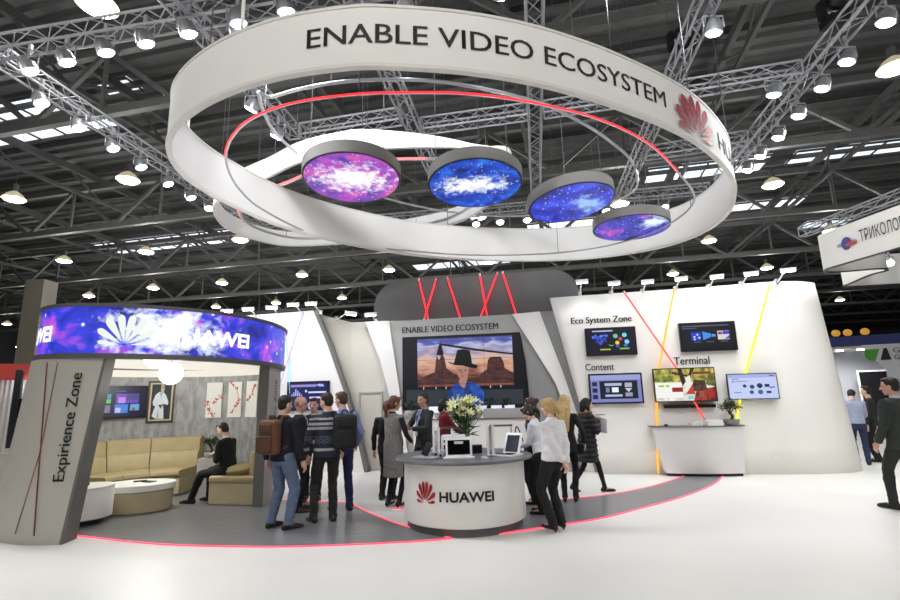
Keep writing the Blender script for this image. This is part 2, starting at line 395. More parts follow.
pp=[(97,5),(14,199),(128,180),(64,261),(146,252),(240,240),(153,288),(89,296),(222,283),(29,302),(7,324),(19,347),(16,357),(216,307),(276,303),(302,275),(389,270),(342,298),(489,262),(709,241),(673,274),(767,268),(840,300),(831,231),(773,185),(895,68),(478,217),(620,204)]
first=None
for i,(x,y) in enumerate(pp):
    z=9.3; p=at_z(x,y,z)
    side='left' if x<330 else ('middle' if x<600 else 'right')
    size='large near' if p.y<14 else ('medium' if p.y<26 else ('small' if p.y<45 else 'tiny distant'))
    ab={'left':'over the left of the hall','middle':'behind the rings in the middle','right':'over the right of the hall'}[side]
    lb='%s bell shaped hall lamp %s'%(size,ab)
    same=sorted(q[0] for q in pp if (('left' if q[0]<330 else('middle' if q[0]<600 else 'right'))==side) and (lambda d:('large near' if d<14 else('medium' if d<26 else('small' if d<45 else 'tiny distant'))))(at_z(q[0],q[1],z).y)==size)
    if len(same)>1: lb+=', %s from the left'%ORD[same.index(x)]
    if first is None: first=pend_proto(p,lb)
    else: dup(first,p,0,lb)

# unseen hall lamps added behind and above the viewer as fill light
for i,(x,y) in enumerate(((-13,-1),(-4.5,-1.5),(4,-2),(12.5,-2.5),(-13,6),(13,5),(-14,-9),(-5,-9.5),(4,-10),(13,-10.5),(-9,1.2),(-.5,.8),(8,.4))):
    dup(first,V(x,y,9.3),0,'unseen bell shaped hall lamp added as fill over the aisle, %s one'%(ORD+['thirteenth'])[i])
# ------------------------------------------------------------------ lettering
def text_geo(body,spacing=1.0,bold=.0):
    cu=bpy.data.curves.new('txt','FONT'); cu.body=body; cu.size=1; cu.resolution_u=3; cu.space_character=spacing; cu.offset=bold
    o=bpy.data.objects.new('txt',cu); C.objects.link(o); bpy.context.view_layer.update()
    dg=bpy.context.evaluated_depsgraph_get(); me=bpy.data.meshes.new_from_object(o.evaluated_get(dg))
    vs=[v.co.copy() for v in me.vertices]; fs=[tuple(p.vertices) for p in me.polygons]
    bpy.data.objects.remove(o); bpy.data.curves.remove(cu); bpy.data.meshes.remove(me)
    x0=min(v.x for v in vs); x1=max(v.x for v in vs); y0=0.0 ; y1=max(v.y for v in vs)
    return [((v.x-x0)/(x1-x0),(v.y-y0)/(y1-y0)) for v in vs],fs
def letter(name,body,m,parent,fn,spacing=1.0,bold=.0,fat=0):
    """fn(u,v): u along the line 0..1, v 0 baseline .. 1 cap height"""
    uv,fs=text_geo(body,spacing,bold); mb=MB()
    for s_ in ((-fat,0,fat) if fat else (0,)): mb.add([fn(u+s_,v) for u,v in uv],fs)
    return obj(name,mb,m,parent,smooth=None,fixn=False)
def petals(n=10):
    """fan emblem of eight petals, outlines in a unit box: x -1..1, y 0..1"""
    out=[]
    for side in(-1,1):
        for ang,L0,L1,wd in((11.5,.15,1.0,.150),(36,.17,1.06,.155),(61,.18,1.02,.128),(83,.2,.86,.082)):
            a=R(ang); ax=V(math.sin(a)*side,math.cos(a),0); nx=V(ax.y,-ax.x,0); p=[]
            tot=2*n
            for i in range(tot+1):
                q=i/tot; 
                t=q*2 if q<=.5 else 2-q*2; sg=1 if q<=.5 else -1
                wv=wd*1.12*(t**.8)*math.sqrt(max(0,1-t**6))
                wv=max(wv,wd*.08*(t<.9))
                p.append(ax*(L0+(L1-L0)*t)+nx*wv*sg)
            out.append([(v.x,v.y) for v in p])
    return out
def logo(name,m,parent,fn):
    """fn(x,y) maps the emblem's unit box to a point"""
    mb=MB()
    for p in petals():
        n=len(p); c=(sum(q[0] for q in p)/n,sum(q[1] for q in p)/n)
        vs=[fn(*c)]+[fn(*q) for q in p]; mb.add(vs,[(0,i+1,(i+1)%n+1) for i in range(n)])
    return obj(name,mb,m,parent,smooth=None,fixn=False)
LOGOR=mat('red_emblem',(164,30,40),.4,var=.15,scale=6)
# ------------------------------------------------------------------ the big hanging ring
RB=[(-1.01,4.76),(-1.81,4.90),(-2.56,5.20),(-3.2,5.62),(-3.67,6.09),(-3.93,6.57),(-4.06,7.06),(-4.07,7.63),(-3.93,8.30),(-3.49,9.43),(-2.82,10.38),(-1.73,11.37),(-.72,12.02),(.54,12.48),(1.51,12.66),(2.55,12.75),(3.78,12.60),(4.9,12.05),(5.53,11.25),(5.70,10.34),(5.56,9.40),(5.16,8.48),(4.75,7.82),(4.08,7.06),(3.49,6.52),(2.95,6.13),(2.38,5.78),(1.8,5.46),(1.01,5.11),(.25,4.89),(-.48,4.78)]
path=[(p.x,p.y) for p in spline([(x,y,0) for x,y in RB],10,True)]
cxr,cyr=.85,8.75
ring=thing('hanging_ring','huge white fabric ring hanging over the stand, lettered round its outside','ring sign',(cxr,cyr,0))
rp=[(x-cxr,y-cyr) for x,y in path]
ZB,ZTOP=5.2,5.99
def ztop(y): return 5.915+.145*max(0,min(1,(y+cyr-4.8)/7.8))
mb=MB(); mb.band(rp,ZB,ZTOP,.05)
for p in mb.v:
    if p.z>5.6: p.z=ztop(p.y)
obj('band',mb,FABW,ring,smooth=50)
mb=MB(); mb.band(rp,ZB-.025,ZB+.015,.075); mb.band(rp,ZTOP-.015,ZTOP+.02,.07)
for p in mb.v:
    if p.z>5.6: p.z+=ztop(p.y)-ZTOP
obj('frame_rail',mb,mat('rail_grey',(226,224,220),.5,var=.02),ring,smooth=50)
# arc length running left to right as read from outside
rev=[V(x,y,0) for x,y in rp][::-1]; N=len(rev)
cum=[0.0]
for i in range(N): cum.append(cum[-1]+(rev[(i+1)%N]-rev[i]).length)
TOT=cum[-1]
def ring_pt(s,z,off=.032):
    s%=TOT
    lo,hi=0,N
    while hi-lo>1:
        m_=(lo+hi)//2
        if cum[m_]<=s: lo=m_
        else: hi=m_
    a=rev[lo%N]; b=rev[(lo+1)%N]; f=(s-cum[lo])/(cum[lo+1]-cum[lo]); p=a.lerp(b,f); d=(b-a).normalized()
    n=V(d.y,-d.x,0)
    return p+n*off+V(0,0,z)
def ring_s(x,y,z):
    """arc length whose outer face is met by the line of sight through a photo point"""
    best=None
    r=ray(x,y)
    for i in range(N):
        a=rev[i]+V(cxr,cyr,0); 
        if a.y>8.4: continue
        k=a.y/r.y; d=abs(r.x*k-a.x)
        if best is None or d<best[0]: best=(d,cum[i])
    return best[1]
sa=ring_s(307,38,5.6); sb=ring_s(662,97,5.6)
if sb<sa: sa-=TOT
letter('lettering','ENABLE VIDEO ECOSYSTEM',BLACKT,ring,lambda u,v: ring_pt(sa+(sb-sa)*u,5.455+.235*v),fat=.0008)
sl=ring_s(692,110,5.6)
logo('emblem',LOGOR,ring,lambda x,y: ring_pt(sl+.62*x,5.25+.62*y,.06))
sh=ring_s(714,130,5.6)
letter('brand_lettering','HUAWEI',BLACKT,ring,lambda u,v: ring_pt(sh+2.1*u,5.40+.28*v),fat=.006)
for i in range(12):
    p=ring_pt(TOT*i/12+.3,0,0); obj('cable',MB().tube([p+V(0,0,ZTOP),p+V(0,0,12.1)],.008,5),CABLE,ring)
for x,y in((194,52),(243,22)):
    p=ring_pt(ring_s(x,y,6),0,0); obj('cable_grip',MB().tube([p+V(0,0,ZTOP),p+V(0,0,ZTOP+.42)],.02,6),WHITE,ring)
# LED hoop inside the ring
hc=V(.85,8.75,0)
def hoop(name,label,pts,z,r,col_parts,cables=6):
    c=sum(pts,V(0,0,0))/len(pts); o=thing(name,label,'hoop',(c.x,c.y,0)); L=[p-c+V(0,0,z) for p in pts]
    obj('tube',MB().tube(L,r,8,closed=True),ALU,o)
    if col_parts:
        i0,i1,m=col_parts; seg=[p+(p-V(0,0,z)).normalized()*r*.9 + V(0,0,-r*.2) for p in (L[i%len(L)] for i in range(i0,i1))] ; obj('light_strip',MB().tube(seg,r*.7,6),m,o)
    for i in range(cables):
        p=L[i*len(L)//cables]; obj('cable',MB().tube([p,V(p.x,p.y,12.1)],.006,5),CABLE,o)
    return o
hp_=spline([at_z(x,y,5.25)-V(0,0,5.25) for x,y in((226,156),(232,138),(250,120),(290,104),(350,95),(400,93),(467,94),(533,103),(600,120),(650,145),(680,175),(692,190),(694,201),(685,213),(665,226),(630,240),(590,249),(540,254),(470,255),(400,250),(340,243),(300,229),(260,208),(240,190),(229,172))],6,True)
RED=glow((255,48,58),1.8)
hoop('light_hoop','thin silver hoop with a red light line hung inside the big ring',hp_,5.25,.018,(0,6*10,RED))
hp2=spline([at_z(x,y,6.4)-V(0,0,6.4) for x,y in((633,164),(607,139),(575,119),(540,103),(480,88),(420,80),(350,81),(300,89),(271,97))]+[V(-2.9,7.0,0),V(-3.0,8.4,0),V(-2.2,10.4,0),V(-.5,11.9,0),V(1.5,12.6,0),V(3.4,12.2,0),V(4.4,11.2,0)],6,True)
hoop('light_hoop','thin bare silver hoop hung high above the disc screens',hp2,6.4,.028,None,5)
# lower ribbon ring on the left
R2=[at_z(x,y,6.2) for x,y in((507,152),(470,148),(433,147),(383,148),(340,153),(300,162),(270,176),(235,191),(214,206),(223,225),(247,237),(282,245),(317,245),(350,242.5),(400,235),(452,224),(485,207),(508,180))]
p2=[(p.x,p.y) for p in spline(R2,8,True)]; c2=(-2.1,11.2)
rib=thing('hanging_ribbon','smaller white ribbon ring hung behind the pink and blue disc screens','ring sign',(c2[0],c2[1],0))
q2=[(x-c2[0],y-c2[1]) for x,y in p2]
def ribh(i):
    d=min(abs(i-4),len(q2)-abs(i-4))/26.0
    return 6.2+.42*min(1,.06+d)
mb=MB(); mb.band(q2,6.2,6.62,.04)
for i in range(len(q2)):
    for j in(1,2): mb.v[i*4+j].z=ribh(i)
obj('band',mb,FABW,rib,smooth=50)
mb=MB(); mb.band(q2,6.18,6.21,.06); obj('frame_rail',mb,mat('rail_grey'),rib,smooth=50)
for i in range(7):
    p=q2[i*len(q2)//7]; obj('cable',MB().tube([V(p[0],p[1],6.62),V(p[0],p[1],12.1)],.007,5),CABLE,rib)
h3=[V((x+2.1)*.86-2.0,(y-11.2)*.82+11.25,0) for x,y in p2]
hoop('light_hoop','white hoop with a pink light line seen between the pink and blue disc screens',h3,6.25,.035,(len(h3)*2//18,len(h3)*9//18,glow((255,150,150),1.2)),5)

# ------------------------------------------------------------------ galaxy pictures on light-emitting faces
def galaxy(name,base,mid,hot,core,cpos,crad,strength=1.0,scale=2.2,seed=0.0,stars=60,streak=(1,1,1)):
    m=bpy.data.materials.new(name); m.use_nodes=True; n=m.node_tree.nodes; l=m.node_tree.links; b=n['Principled BSDF']
    b.inputs['Base Color'].default_value=(.01,.01,.015,1); b.inputs['Roughness'].default_value=.35
    tc=n.new('ShaderNodeTexCoord'); mp=n.new('ShaderNodeMapping'); mp.inputs['Location'].default_value=(seed,seed*1.7,seed*.3); mp.inputs['Scale'].default_value=streak
    l.new(tc.outputs['Object'],mp.inputs[0])
    nz=n.new('ShaderNodeTexNoise'); nz.inputs['Scale'].default_value=scale; nz.inputs['Detail'].default_value=10; nz.inputs['Roughness'].default_value=.62; nz.inputs['Distortion'].default_value=.4; l.new(mp.outputs[0],nz.inputs['Vector'])
    rp=n.new('ShaderNodeValToRGB'); e=rp.color_ramp.elements
    e[0].position=.34; e[0].color=lin(base); e[1].position=.72; e[1].color=lin(hot)
    x=e.new(.52); x.color=lin(mid); l.new(nz.outputs['Fac'],rp.inputs[0])
    # bright cloud around cpos
    vm=n.new('ShaderNodeVectorMath'); vm.operation='SUBTRACT'; vm.inputs[1].default_value=cpos; l.new(tc.outputs['Object'],vm.inputs[0])
    vs=n.new('ShaderNodeVectorMath'); vs.operation='DIVIDE'; vs.inputs[1].default_value=crad; l.new(vm.outputs[0],vs.inputs[0])
    ln=n.new('ShaderNodeVectorMath'); ln.operation='LENGTH'; l.new(vs.outputs[0],ln.inputs[0])
    n2=n.new('ShaderNodeTexNoise'); n2.inputs['Scale'].default_value=scale*2.6; n2.inputs['Detail'].default_value=10; n2.inputs['Roughness'].default_value=.66; n2.inputs['Distortion'].default_value=.25; l.new(mp.outputs[0],n2.inputs['Vector'])
    ma=n.new('ShaderNodeMath'); ma.operation='MULTIPLY_ADD'; ma.inputs[1].default_value=-3.6; ma.inputs[2].default_value=1.8; l.new(n2.outputs['Fac'],ma.inputs[0])
    ad=n.new('ShaderNodeMath'); ad.operation='ADD'; l.new(ln.outputs['Value'],ad.inputs[0]); l.new(ma.outputs[0],ad.inputs[1])
    mr=n.new('ShaderNodeMapRange'); mr.inputs[1].default_value=.35; mr.inputs[2].default_value=1.15; mr.inputs[3].default_value=1; mr.inputs[4].default_value=0; l.new(ad.outputs[0],mr.inputs[0])
    mx=n.new('ShaderNodeMix'); mx.data_type='RGBA'; mx.inputs[7].default_value=lin(core); l.new(mr.outputs[0],mx.inputs[0]); l.new(rp.outputs[0],mx.inputs[6])
    # stars
    vo=n.new('ShaderNodeTexVoronoi'); vo.inputs['Scale'].default_value=stars/6; l.new(tc.outputs['Object'],vo.inputs['Vector'])
    ms=n.new('ShaderNodeMapRange'); ms.inputs[1].default_value=.08; ms.inputs[2].default_value=.2; ms.inputs[3].default_value=1; ms.inputs[4].default_value=0; l.new(vo.outputs['Distance'],ms.inputs[0])
    sx=n.new('ShaderNodeSeparateColor'); l.new(vo.outputs['Color'],sx.inputs[0])
    gt=n.new('ShaderNodeMath'); gt.operation='GREATER_THAN'; gt.inputs[1].default_value=.3; l.new(sx.outputs[0],gt.inputs[0])
    mu=n.new('ShaderNodeMath'); mu.operation='MULTIPLY'; l.new(ms.outputs[0],mu.inputs[0]); l.new(gt.outputs[0],mu.inputs[1])
    m2=n.new('ShaderNodeMix'); m2.data_type='RGBA'; m2.inputs[7].default_value=lin((235,240,255)); l.new(mu.outputs[0],m2.inputs[0]); l.new(mx.outputs[2],m2.inputs[6])
    l.new(m2.outputs[2],b.inputs['Emission Color']); b.inputs['Emission Strength'].default_value=strength
    return m
RIMG=mat('disc_rim_grey',(104,103,99),.55,var=.03,scale=2)
discs=[((-1.60,7.86,5.355),(-.007,.10),'pink and violet nebula picture, leftmost of the four discs',galaxy('nebula_pink',(40,40,150),(168,60,190),(225,95,120),(255,245,255),(-.05,.02,0),(.62,.42,1),1.0,2.6,3.1,70)),
 ((.483,8.12,5.318),(.01,.115),'bright blue white-cored galaxy picture, second disc from the left',galaxy('galaxy_blue',(8,24,90),(18,70,190),(50,130,235),(248,252,255),(.05,0,0),(.55,.25,1),1.0,3.2,8.3,90)),
 ((2.36,9.02,5.287),(-.094,.085),'deep blue galaxy picture, second disc from the right',galaxy('galaxy_deep',(14,16,90),(30,50,205),(90,110,235),(150,190,250),(-.3,.2,0),(.45,.22,1),1.0,2.4,12.7,60)),
 ((4.055,10.60,5.302),(.027,.032),'pink streaked blue galaxy picture, rightmost and farthest disc',galaxy('galaxy_streak',(12,14,70),(36,50,190),(215,60,170),(225,240,255),(-.52,.1,0),(.32,.3,1),1.0,2.1,21.2,70))]
for p,(ax,ay),lb,gm in discs:
    o=thing('disc_screen','round hanging screen with '+lb,'screen',p); n=V(ax,ay,1).normalized(); o.rotation_euler=n.to_track_quat('Z','Y').to_euler()
    r=.82
    obj('rim',MB().rings([((0,0,0),r-.03,r-.03),((0,0,-.004),r-.012,r-.012),((0,0,0),r,r),((0,0,.21),r,r),((0,0,.215),r-.02,r-.02)],72),RIMG,o)
    obj('bezel',MB().rings([((0,0,-.001),r-.012,r-.012),((0,0,-.008),r-.014,r-.014),((0,0,-.008),r-.04,r-.04)],72),BLACK,o)
    obj('display',MB().rings([((0,0,-.006),r-.035,r-.035),((0,0,-.012),r-.036,r-.036)],72),gm,o,smooth=None)
    for k in range(3):
        a=2*PI*k/3+.4; q=V(.7*math.cos(a),.7*math.sin(a),.21); top=o.rotation_euler.to_matrix().transposed()@V(0,0,1)
        obj('cable',MB().tube([q,q+top*(12.1-p[2]-.25)],.007,5),CABLE,o)
# ------------------------------------------------------------------ walls of the stand
def wall_poly(name,pts,t,th,m,n_=None):
    """upright panel: outline in (s,z), front face at depth t, thickness th"""
    mb=MB(); mb.prism([bp(s,t,z) for s,z in pts],D1*th); return struct(name,mb,m,smooth=None)
# left white wall with slanted dark edge
wl=wall_poly('wall_left',[(-9.2,0),(-4.2,0),(-4.42,.9),(-4.78,2.0),(-5.2,3.1),(-5.62,4.02),(-9.2,3.96)],12.05,.14,WALLW)
mb=MB(); E_=[(-4.11,0),(-4.33,.9),(-4.69,2.0),(-5.11,3.1),(-5.53,4.02)]; W_=[(-4.2,0),(-4.42,.9),(-4.78,2.0),(-5.2,3.1),(-5.62,4.02)]
mb.prism([bp(s,12.02,z) for s,z in W_]+[bp(s,12.02,z) for s,z in E_[::-1]],D1*.2); struct('trim_1',mb,mat('wall_edge_grey',(112,112,110),.5,var=.04),smooth=None)
# return wall and back wall
mb=MB(); mb.prism([bp(-5.9,12.22,0),bp(-4.66,12.42,0),bp(-4.66,12.42,3.7),bp(-5.9,12.22,4.05)],D1*.1); struct('wall_return',mb,WALLC,smooth=None)
bwm=WALLB
mb=MB(); mb.prism([bp(s,12.35,z) for s,z in((-4.7,0),(-3.2,0),(-3.2,3.68),(-4.7,3.71))],D1*.2); struct('wall_recess',mb,WALLC,smooth=None)
mb=MB(); mb.prism([bp(s,12.2,z) for s,z in((-3.75,0),(1.6,0),(1.6,3.7),(-3.75,3.65))],D1*.13); wb=struct('wall_back',mb,bwm,smooth=None)
# door in the recess
d0,d1=-4.46,-3.84; dz=1.86
o=thing('door_1','plain beige service door in the recess left of the video wall','door',bp(d0,12.35),-PSI); o['kind']='structure'
lf=obj('door_leaf',MB().box(((d1-d0)/2,-.012,dz/2),(d1-d0-.08,.024,dz-.04)),mat('door_beige',(196,193,182),.5,var=.02),o)
mb=MB(); mb.box((.02,-.02,dz/2),(.045,.05,dz)); mb.box((d1-d0-.02,-.02,dz/2),(.045,.05,dz)); mb.box(((d1-d0)/2,-.02,dz+.02),(d1-d0+.005,.05,.045)); obj('door_frame',mb,mat('door_frame_grey',(170,168,160),.5,var=.02),o)
mb=MB(); mb.tube([(.09,-.02,.95),(.09,-.07,.95),(.19,-.07,.95)],.011,8); obj('handle',mb,CHROME,lf)
# white fins
FINW=mat('white_fin',(240,239,234),.5,var=.01)
mb=MB(); mb.prism([bp(s,12.12,z) for s,z in((-4.24,3.67),(-3.62,3.66),(-3.36,2.0),(-3.1,0),(-3.22,0),(-3.55,1.6),(-3.85,2.7))],D1*.08); struct('wall_fin',mb,FINW,smooth=None)
mb=MB(); mb.prism([bp(s,12.05,z) for s,z in((-.5,3.66),(.16,3.69),(.62,2.2),(1.05,.6),(1.17,0),(.98,0),(.72,1.1),(.42,2.0))],D1*.1); struct('wall_fin',mb,FINW,smooth=None)
mb=MB(); mb.prism([bp(s,12.09,z) for s,z in((.14,3.69),(.75,3.7),(1.75,0),(1.15,0),(.62,2.2))],D1*.09); struct('wall_fin',mb,mat('grey_fin',(158,158,156),.55,var=.03),smooth=None)
mb=MB(); mb.prism([bp(s,12.15,z) for s,z in((-.3,3.2),(.3,2.2),(.95,0),(-.3,0))],D1*.05); struct('wall_fin',mb,mat('grey_fin_dark',(150,150,150),.55,var=.03),smooth=None)
letter('lettering','ENABLE VIDEO ECOSYSTEM',BLACKT,wb,lambda u,v: bp(-3.28+2.42*u,12.19,3.335+.15*v),fat=.0014)
# charcoal block above the back wall
pts=[]
for a in range(180,89,-10): pts.append((-3.55+.62*math.cos(R(a)),4.12+.66*math.sin(R(a))))
for a in range(90,-1,-10): pts.append((.55+.62*math.cos(R(a)),4.2+.64*math.sin(R(a))))
pts=[(-4.17,3.3)]+pts+[(1.17,3.3)]
mb=MB(); mb.prism([bp(s,12.62,z) for s,z in pts],D1*.7); struct('wall_upper',mb,BLOCK,smooth=None)
def light_tube(pxs,t,c,label,group,r=.022,strength=1.6):
    P=[at_t(x,y,t) for x,y in pxs]; b=P[-1]; o=thing('light_tube',label,'light tube',(b.x,b.y,min(p.z for p in P)),0,group)
    b=Vector(o.location); Q=[p-b for p in P]
    obj('tube',MB().tube(Q,r,10),glow(c,strength),o)
    for q,d in((Q[0],Q[0]-Q[1]),(Q[-1],Q[-1]-Q[-2])): d=d.normalized(); obj('end_cap',MB().tube([q,q+d*.05],r*1.25,10),ALU,o)
    for i in range(len(Q)-1):
        m_=Q[i].lerp(Q[i+1],.5); obj('bracket',MB().bar(m_,m_+D1*.07,.03),ALU,o)
    return o
redc=(255,45,60)
for i,(a,b,lb) in enumerate((((419,280.5),(428,318),'leaning right, leftmost of six'),((436,279.5),(424.5,318),'crossing the leftmost tube'),((447.5,278.5),(460,317.5),'standing alone between the two crossed pairs'),((480,275.5),(487,315.5),'leaning right in the right crossed pair'),((497,274),(481,315.8),'leaning left in the right crossed pair'),((503,273.5),(516,314),'rightmost of six'))):
    light_tube([a,b],12.54-.03*(i%2),redc,'red light tube on the charcoal block, '+lb,'red tubes on the charcoal block',.022)
light_tube([(285.5,326),(290,392)],11.98,(170,250,255),'pale cyan light tube on the left white wall','tubes on the white walls',.016,1.0)
light_tube([(303,313.5),(280,384)],11.94,(205,190,255),'pale violet light tube on the left white wall','tubes on the white walls',.016,1.0)
# right white wall: a bowed shell with a slanted left edge
base=spline([(1.24,11.75,0),(2.5,11.75,0),(4.4,11.75,0),(5.35,11.77,0),(6.0,11.88,0),(6.45,12.1,0),(6.71,12.45,0),(6.66,13.0,0)],6)
topc=spline([(.41,11.75,0),(2.0,11.75,0),(3.9,11.75,0),(4.95,11.76,0),(5.66,11.88,0),(6.15,12.12,0),(6.38,12.42,0),(6.36,12.95,0)],6)
zt=[3.95+.1*min(1,i/(len(topc)*.5)) for i in range(len(topc))]
rows=[]
for k in range(9):
    f=k/8; rows.append([bp(a.x+(b.x-a.x)*f,a.y+(b.y-a.y)*f,z*f) for a,b,z in zip(base,topc,zt)])
mb=MB(); mb.grid(rows); wr=struct('wall_right',mb,WALLW,smooth=60)
so=wr.modifiers.new('thick','SOLIDIFY'); so.thickness=.14; so.offset=-1
for p in wr.data.polygons: pass
# make sure the thickness goes to the back
if sum((p.normal.dot(D1)) for p in wr.data.polygons)>0: wr.data.flip_normals()
letter('lettering','Eco System Zone',BLACKT,wr,lambda u,v: bp(.86+1.33*u,11.735,3.31+.14*v),fat=.004)
letter('lettering','Content',BLACKT,wr,lambda u,v: bp(1.1+.62*u,11.735,2.235+.145*v),fat=.004)
letter('lettering','Terminal',BLACKT,wr,lambda u,v: bp(3.0+.73*u,11.735,2.30+.16*v),fat=.004)
light_tube([(624.7,293),(675.8,367.3),(694,401),(704,418)],11.64,(255,70,60),'red light tube slanting down the right wall behind the garden television','tubes on the white walls',.017,1.5)
light_tube([(674.5,289),(658.5,370),(656.5,404),(658,473)],11.69,(255,170,40),'orange yellow light tube running down the right wall past the garden television','tubes on the white walls',.018,1.5)
light_tube([(770,284),(746,372),(740,400),(736,424)],11.69,(250,240,40),'bright yellow light tube down the right wall past the pale blue television','tubes on the white walls',.018,1.6)
mb=MB(); mb.box((0,-.012,0),(.14,.024,.075)); mb.box((-.03,-.026,0),(.04,.006,.04)); mb.box((.03,-.026,0),(.04,.006,.04))
o=obj('wall_socket',mb,WHITE); o.location=bp(4.78,11.745,.33); o.rotation_euler=(0,0,-PSI); tag(o,'small white double socket low on the right white wall','socket')
# arm lights on top of the walls
def arm_light(b,h,label,aim,watts):
    b=Vector(b); h=Vector(h); o=thing('arm_light',label,'wall light',b,0,'arm lights on top of the walls'); d=h-b
    mb=MB(); mb.tube([(0,0,-.04),d*.5+V(0,0,.02),d+V(0,0,.0)],.016,8); obj('arm',mb,WHITE,o)
    obj('clamp',MB().box((0,0,0),(.07,.1,.1)),ALU,o)
    q=(Vector(aim)-h).normalized(); rot=q.to_track_quat('-Z','Y').to_matrix()
    mb=MB(); mb.box(d,(.26,.16,.07),rot); obj('head',mb,mat('lamp_head_white',(225,225,225),.4,emit=.35,var=0),o)
    mb=MB(); mb.box(d+q*.045,(.23,.13,.02),rot); obj('lens',mb,glow((255,255,250),14),o)
    spot(o,d+q*.08,q,watts,130,.9,size=.1); return o
right=[((579.6,294),(582,281)),((611,293),(614,282.6)),((642.5,291),(647.5,281)),((675.5,288.7),(681,278)),((709,286.5),(716.7,276)),((741.6,283.4),(751,273)),((777,281.4),(788,269.5))]
for i,(a,b) in enumerate(right):
    ba=at_t(*a,11.8); s_,t_,z_=st(ba); he=at_t(*b,11.2); arm_light(ba,he,'small white arm light on top of the right white wall, %s from the left'%ORD[i],bp(s_+.1,11.75,1.4),ARM_W)
left=[((236.7,318),(226.7,310.5)),((258,317.5),(248,308.5)),((279,316.5),(271.7,307)),((302.5,313.5),(293,304)),((321,312.5),(311,303))]
for i,(a,b) in enumerate(left):
    ba=at_t(*a,12.1); s_,t_,z_=st(ba); he=at_t(*b,11.5); arm_light(ba,he,'small white arm light on top of the left white wall, %s from the left'%ORD[i],bp(s_,12.05,1.4),ARM_W*.8)
for i,(a,b) in enumerate((((336.7,318.5),(351,313)),((376,321.5),(370.5,314)))):
    ba=at_t(*a,12.35); s_,t_,z_=st(ba); he=at_t(*b,11.75); arm_light(ba,he,'small white arm light over the beige recess, %s one'%('left','right')[i],bp(s_+.1,12.3,1.4),ARM_W*.6)

# ------------------------------------------------------------------ screens
def tv(s0,s1,z0,z1,t,label,shapes,bg,name='wall_television',bez=.035,th=.07,tilt=0,group=None,strength=1.0):
    """flat screen hung on a wall; shapes: list of (colour, polygon in 0..1 picture coordinates)"""
    w_,h_=s1-s0,z1-z0; o=thing(name,label,'television',bp((s0+s1)/2,t,z0),-PSI,group)
    hs=obj('housing',MB().box((0,th/2,h_/2),(w_,th,h_)),BLACK,o,smooth=None)
    mb=MB(); iw,ih=w_-2*bez,h_-2*bez
    mats=[glow(bg,strength)]; idx={}
    mb.prism([(-iw/2,0,bez),(iw/2,0,bez),(iw/2,0,bez+ih),(-iw/2,0,bez+ih)],V(0,-.004,0))
    for k,(c,poly) in enumerate(shapes):
        c=glow(c,strength) if not isinstance(c[0],tuple) else glow_n(c[0],c[1],9,strength)
        if c not in mats: mats.append(c)
        mb.mi=mats.index(c); y=-.005-.0004*k
        mb.face([(-iw/2+iw*u,y,bez+ih*v) for u,v in poly])
    obj('display',mb,mats,o,smooth=None,fixn=False)
    return o
def rc(u0,v0,u1,v1): return [(u0,v0),(u1,v0),(u1,v1),(u0,v1)]
def ci(u,v,r,ar=1.75,n=14): return [(u+r*math.cos(2*PI*k/n),v+r*ar*math.sin(2*PI*k/n)) for k in range(n)]
rnd=random.Random(3)
sh=[((190,200,235),rc(.12,.9,.55,.945))]
for k in range(26): sh.append((((60,90,220),(90,130,250),(40,60,180))[k%3],ci(.27+rnd.uniform(-.16,.16),.62+rnd.uniform(-.13,.13),rnd.uniform(.015,.03))))
sh+=[((70,80,170),ci(.28,.44,.045)),((110,190,160),ci(.6,.7,.05)),((110,210,230),ci(.79,.73,.05)),((190,70,80),ci(.7,.58,.04)),((225,200,60),ci(.63,.43,.045)),((120,200,230),ci(.83,.46,.05)),((150,220,60),[(.42,.38),(.5,.3),(.57,.36),(.5,.33)]),((70,80,170),ci(.63,.3,.04)),((60,110,190),ci(.8,.32,.04)),((170,190,50),rc(.26,.15,.48,.2)),((130,180,50),rc(.67,.16,.87,.22))]
tv(1.14,2.24,2.55,3.18,11.66,'black television showing coloured icons under the words about the system zone',sh,(10,12,34))
sh=[((150,155,205),rc(.0,.82,1,1)),((22,24,40),rc(.18,.12,.93,.78)),((170,180,215),rc(.28,.6,.62,.7)),((170,180,215),rc(.28,.2,.62,.28)),((225,235,245),rc(.42,.36,.55,.54)),((120,130,170),rc(.3,.36,.37,.54)),((170,170,190),rc(.68,.54,.82,.7)),((200,200,210),[(.68,.5),(.82,.5),(.75,.36)]),((150,150,170),rc(.68,.2,.82,.34)),((30,34,60),rc(.03,.6,.13,.75)),((30,34,60),rc(.03,.36,.13,.52)),((30,34,60),rc(.03,.12,.13,.28))]
tv(1.14,2.28,1.49,2.15,11.66,'television with a blue bordered menu, behind the woman in the black coat',sh,(120,126,185))
sh=[((90,95,120),rc(.02,.9,.9,.94)),((80,85,110),rc(.02,.82,.3,.86)),((20,60,190),rc(.18,.36,.37,.68)),((200,225,255),ci(.24,.5,.02)),((200,225,255),ci(.3,.58,.02)),((220,235,255),ci(.33,.46,.02)),((230,240,255),ci(.24,.4,.018)),((60,140,225),[(.4,.7),(.4,.36),(.56,.48),(.56,.6)]),((80,150,220),rc(.57,.48,.64,.58)),((215,205,205),rc(.68,.36,.9,.7)),((60,60,190),rc(.78,.56,.9,.69)),((130,70,80),rc(.69,.56,.77,.66)),((90,80,150),[(.8,.38),(.9,.38),(.9,.52)]),((70,90,110),rc(.22,.27,.36,.31)),((70,90,110),rc(.46,.27,.6,.31)),((70,90,110),rc(.72,.27,.86,.31))]
tv(3.16,4.31,2.57,3.20,11.66,'black television with a blue and white diagram, highest on the right wall',sh,(9,10,22))
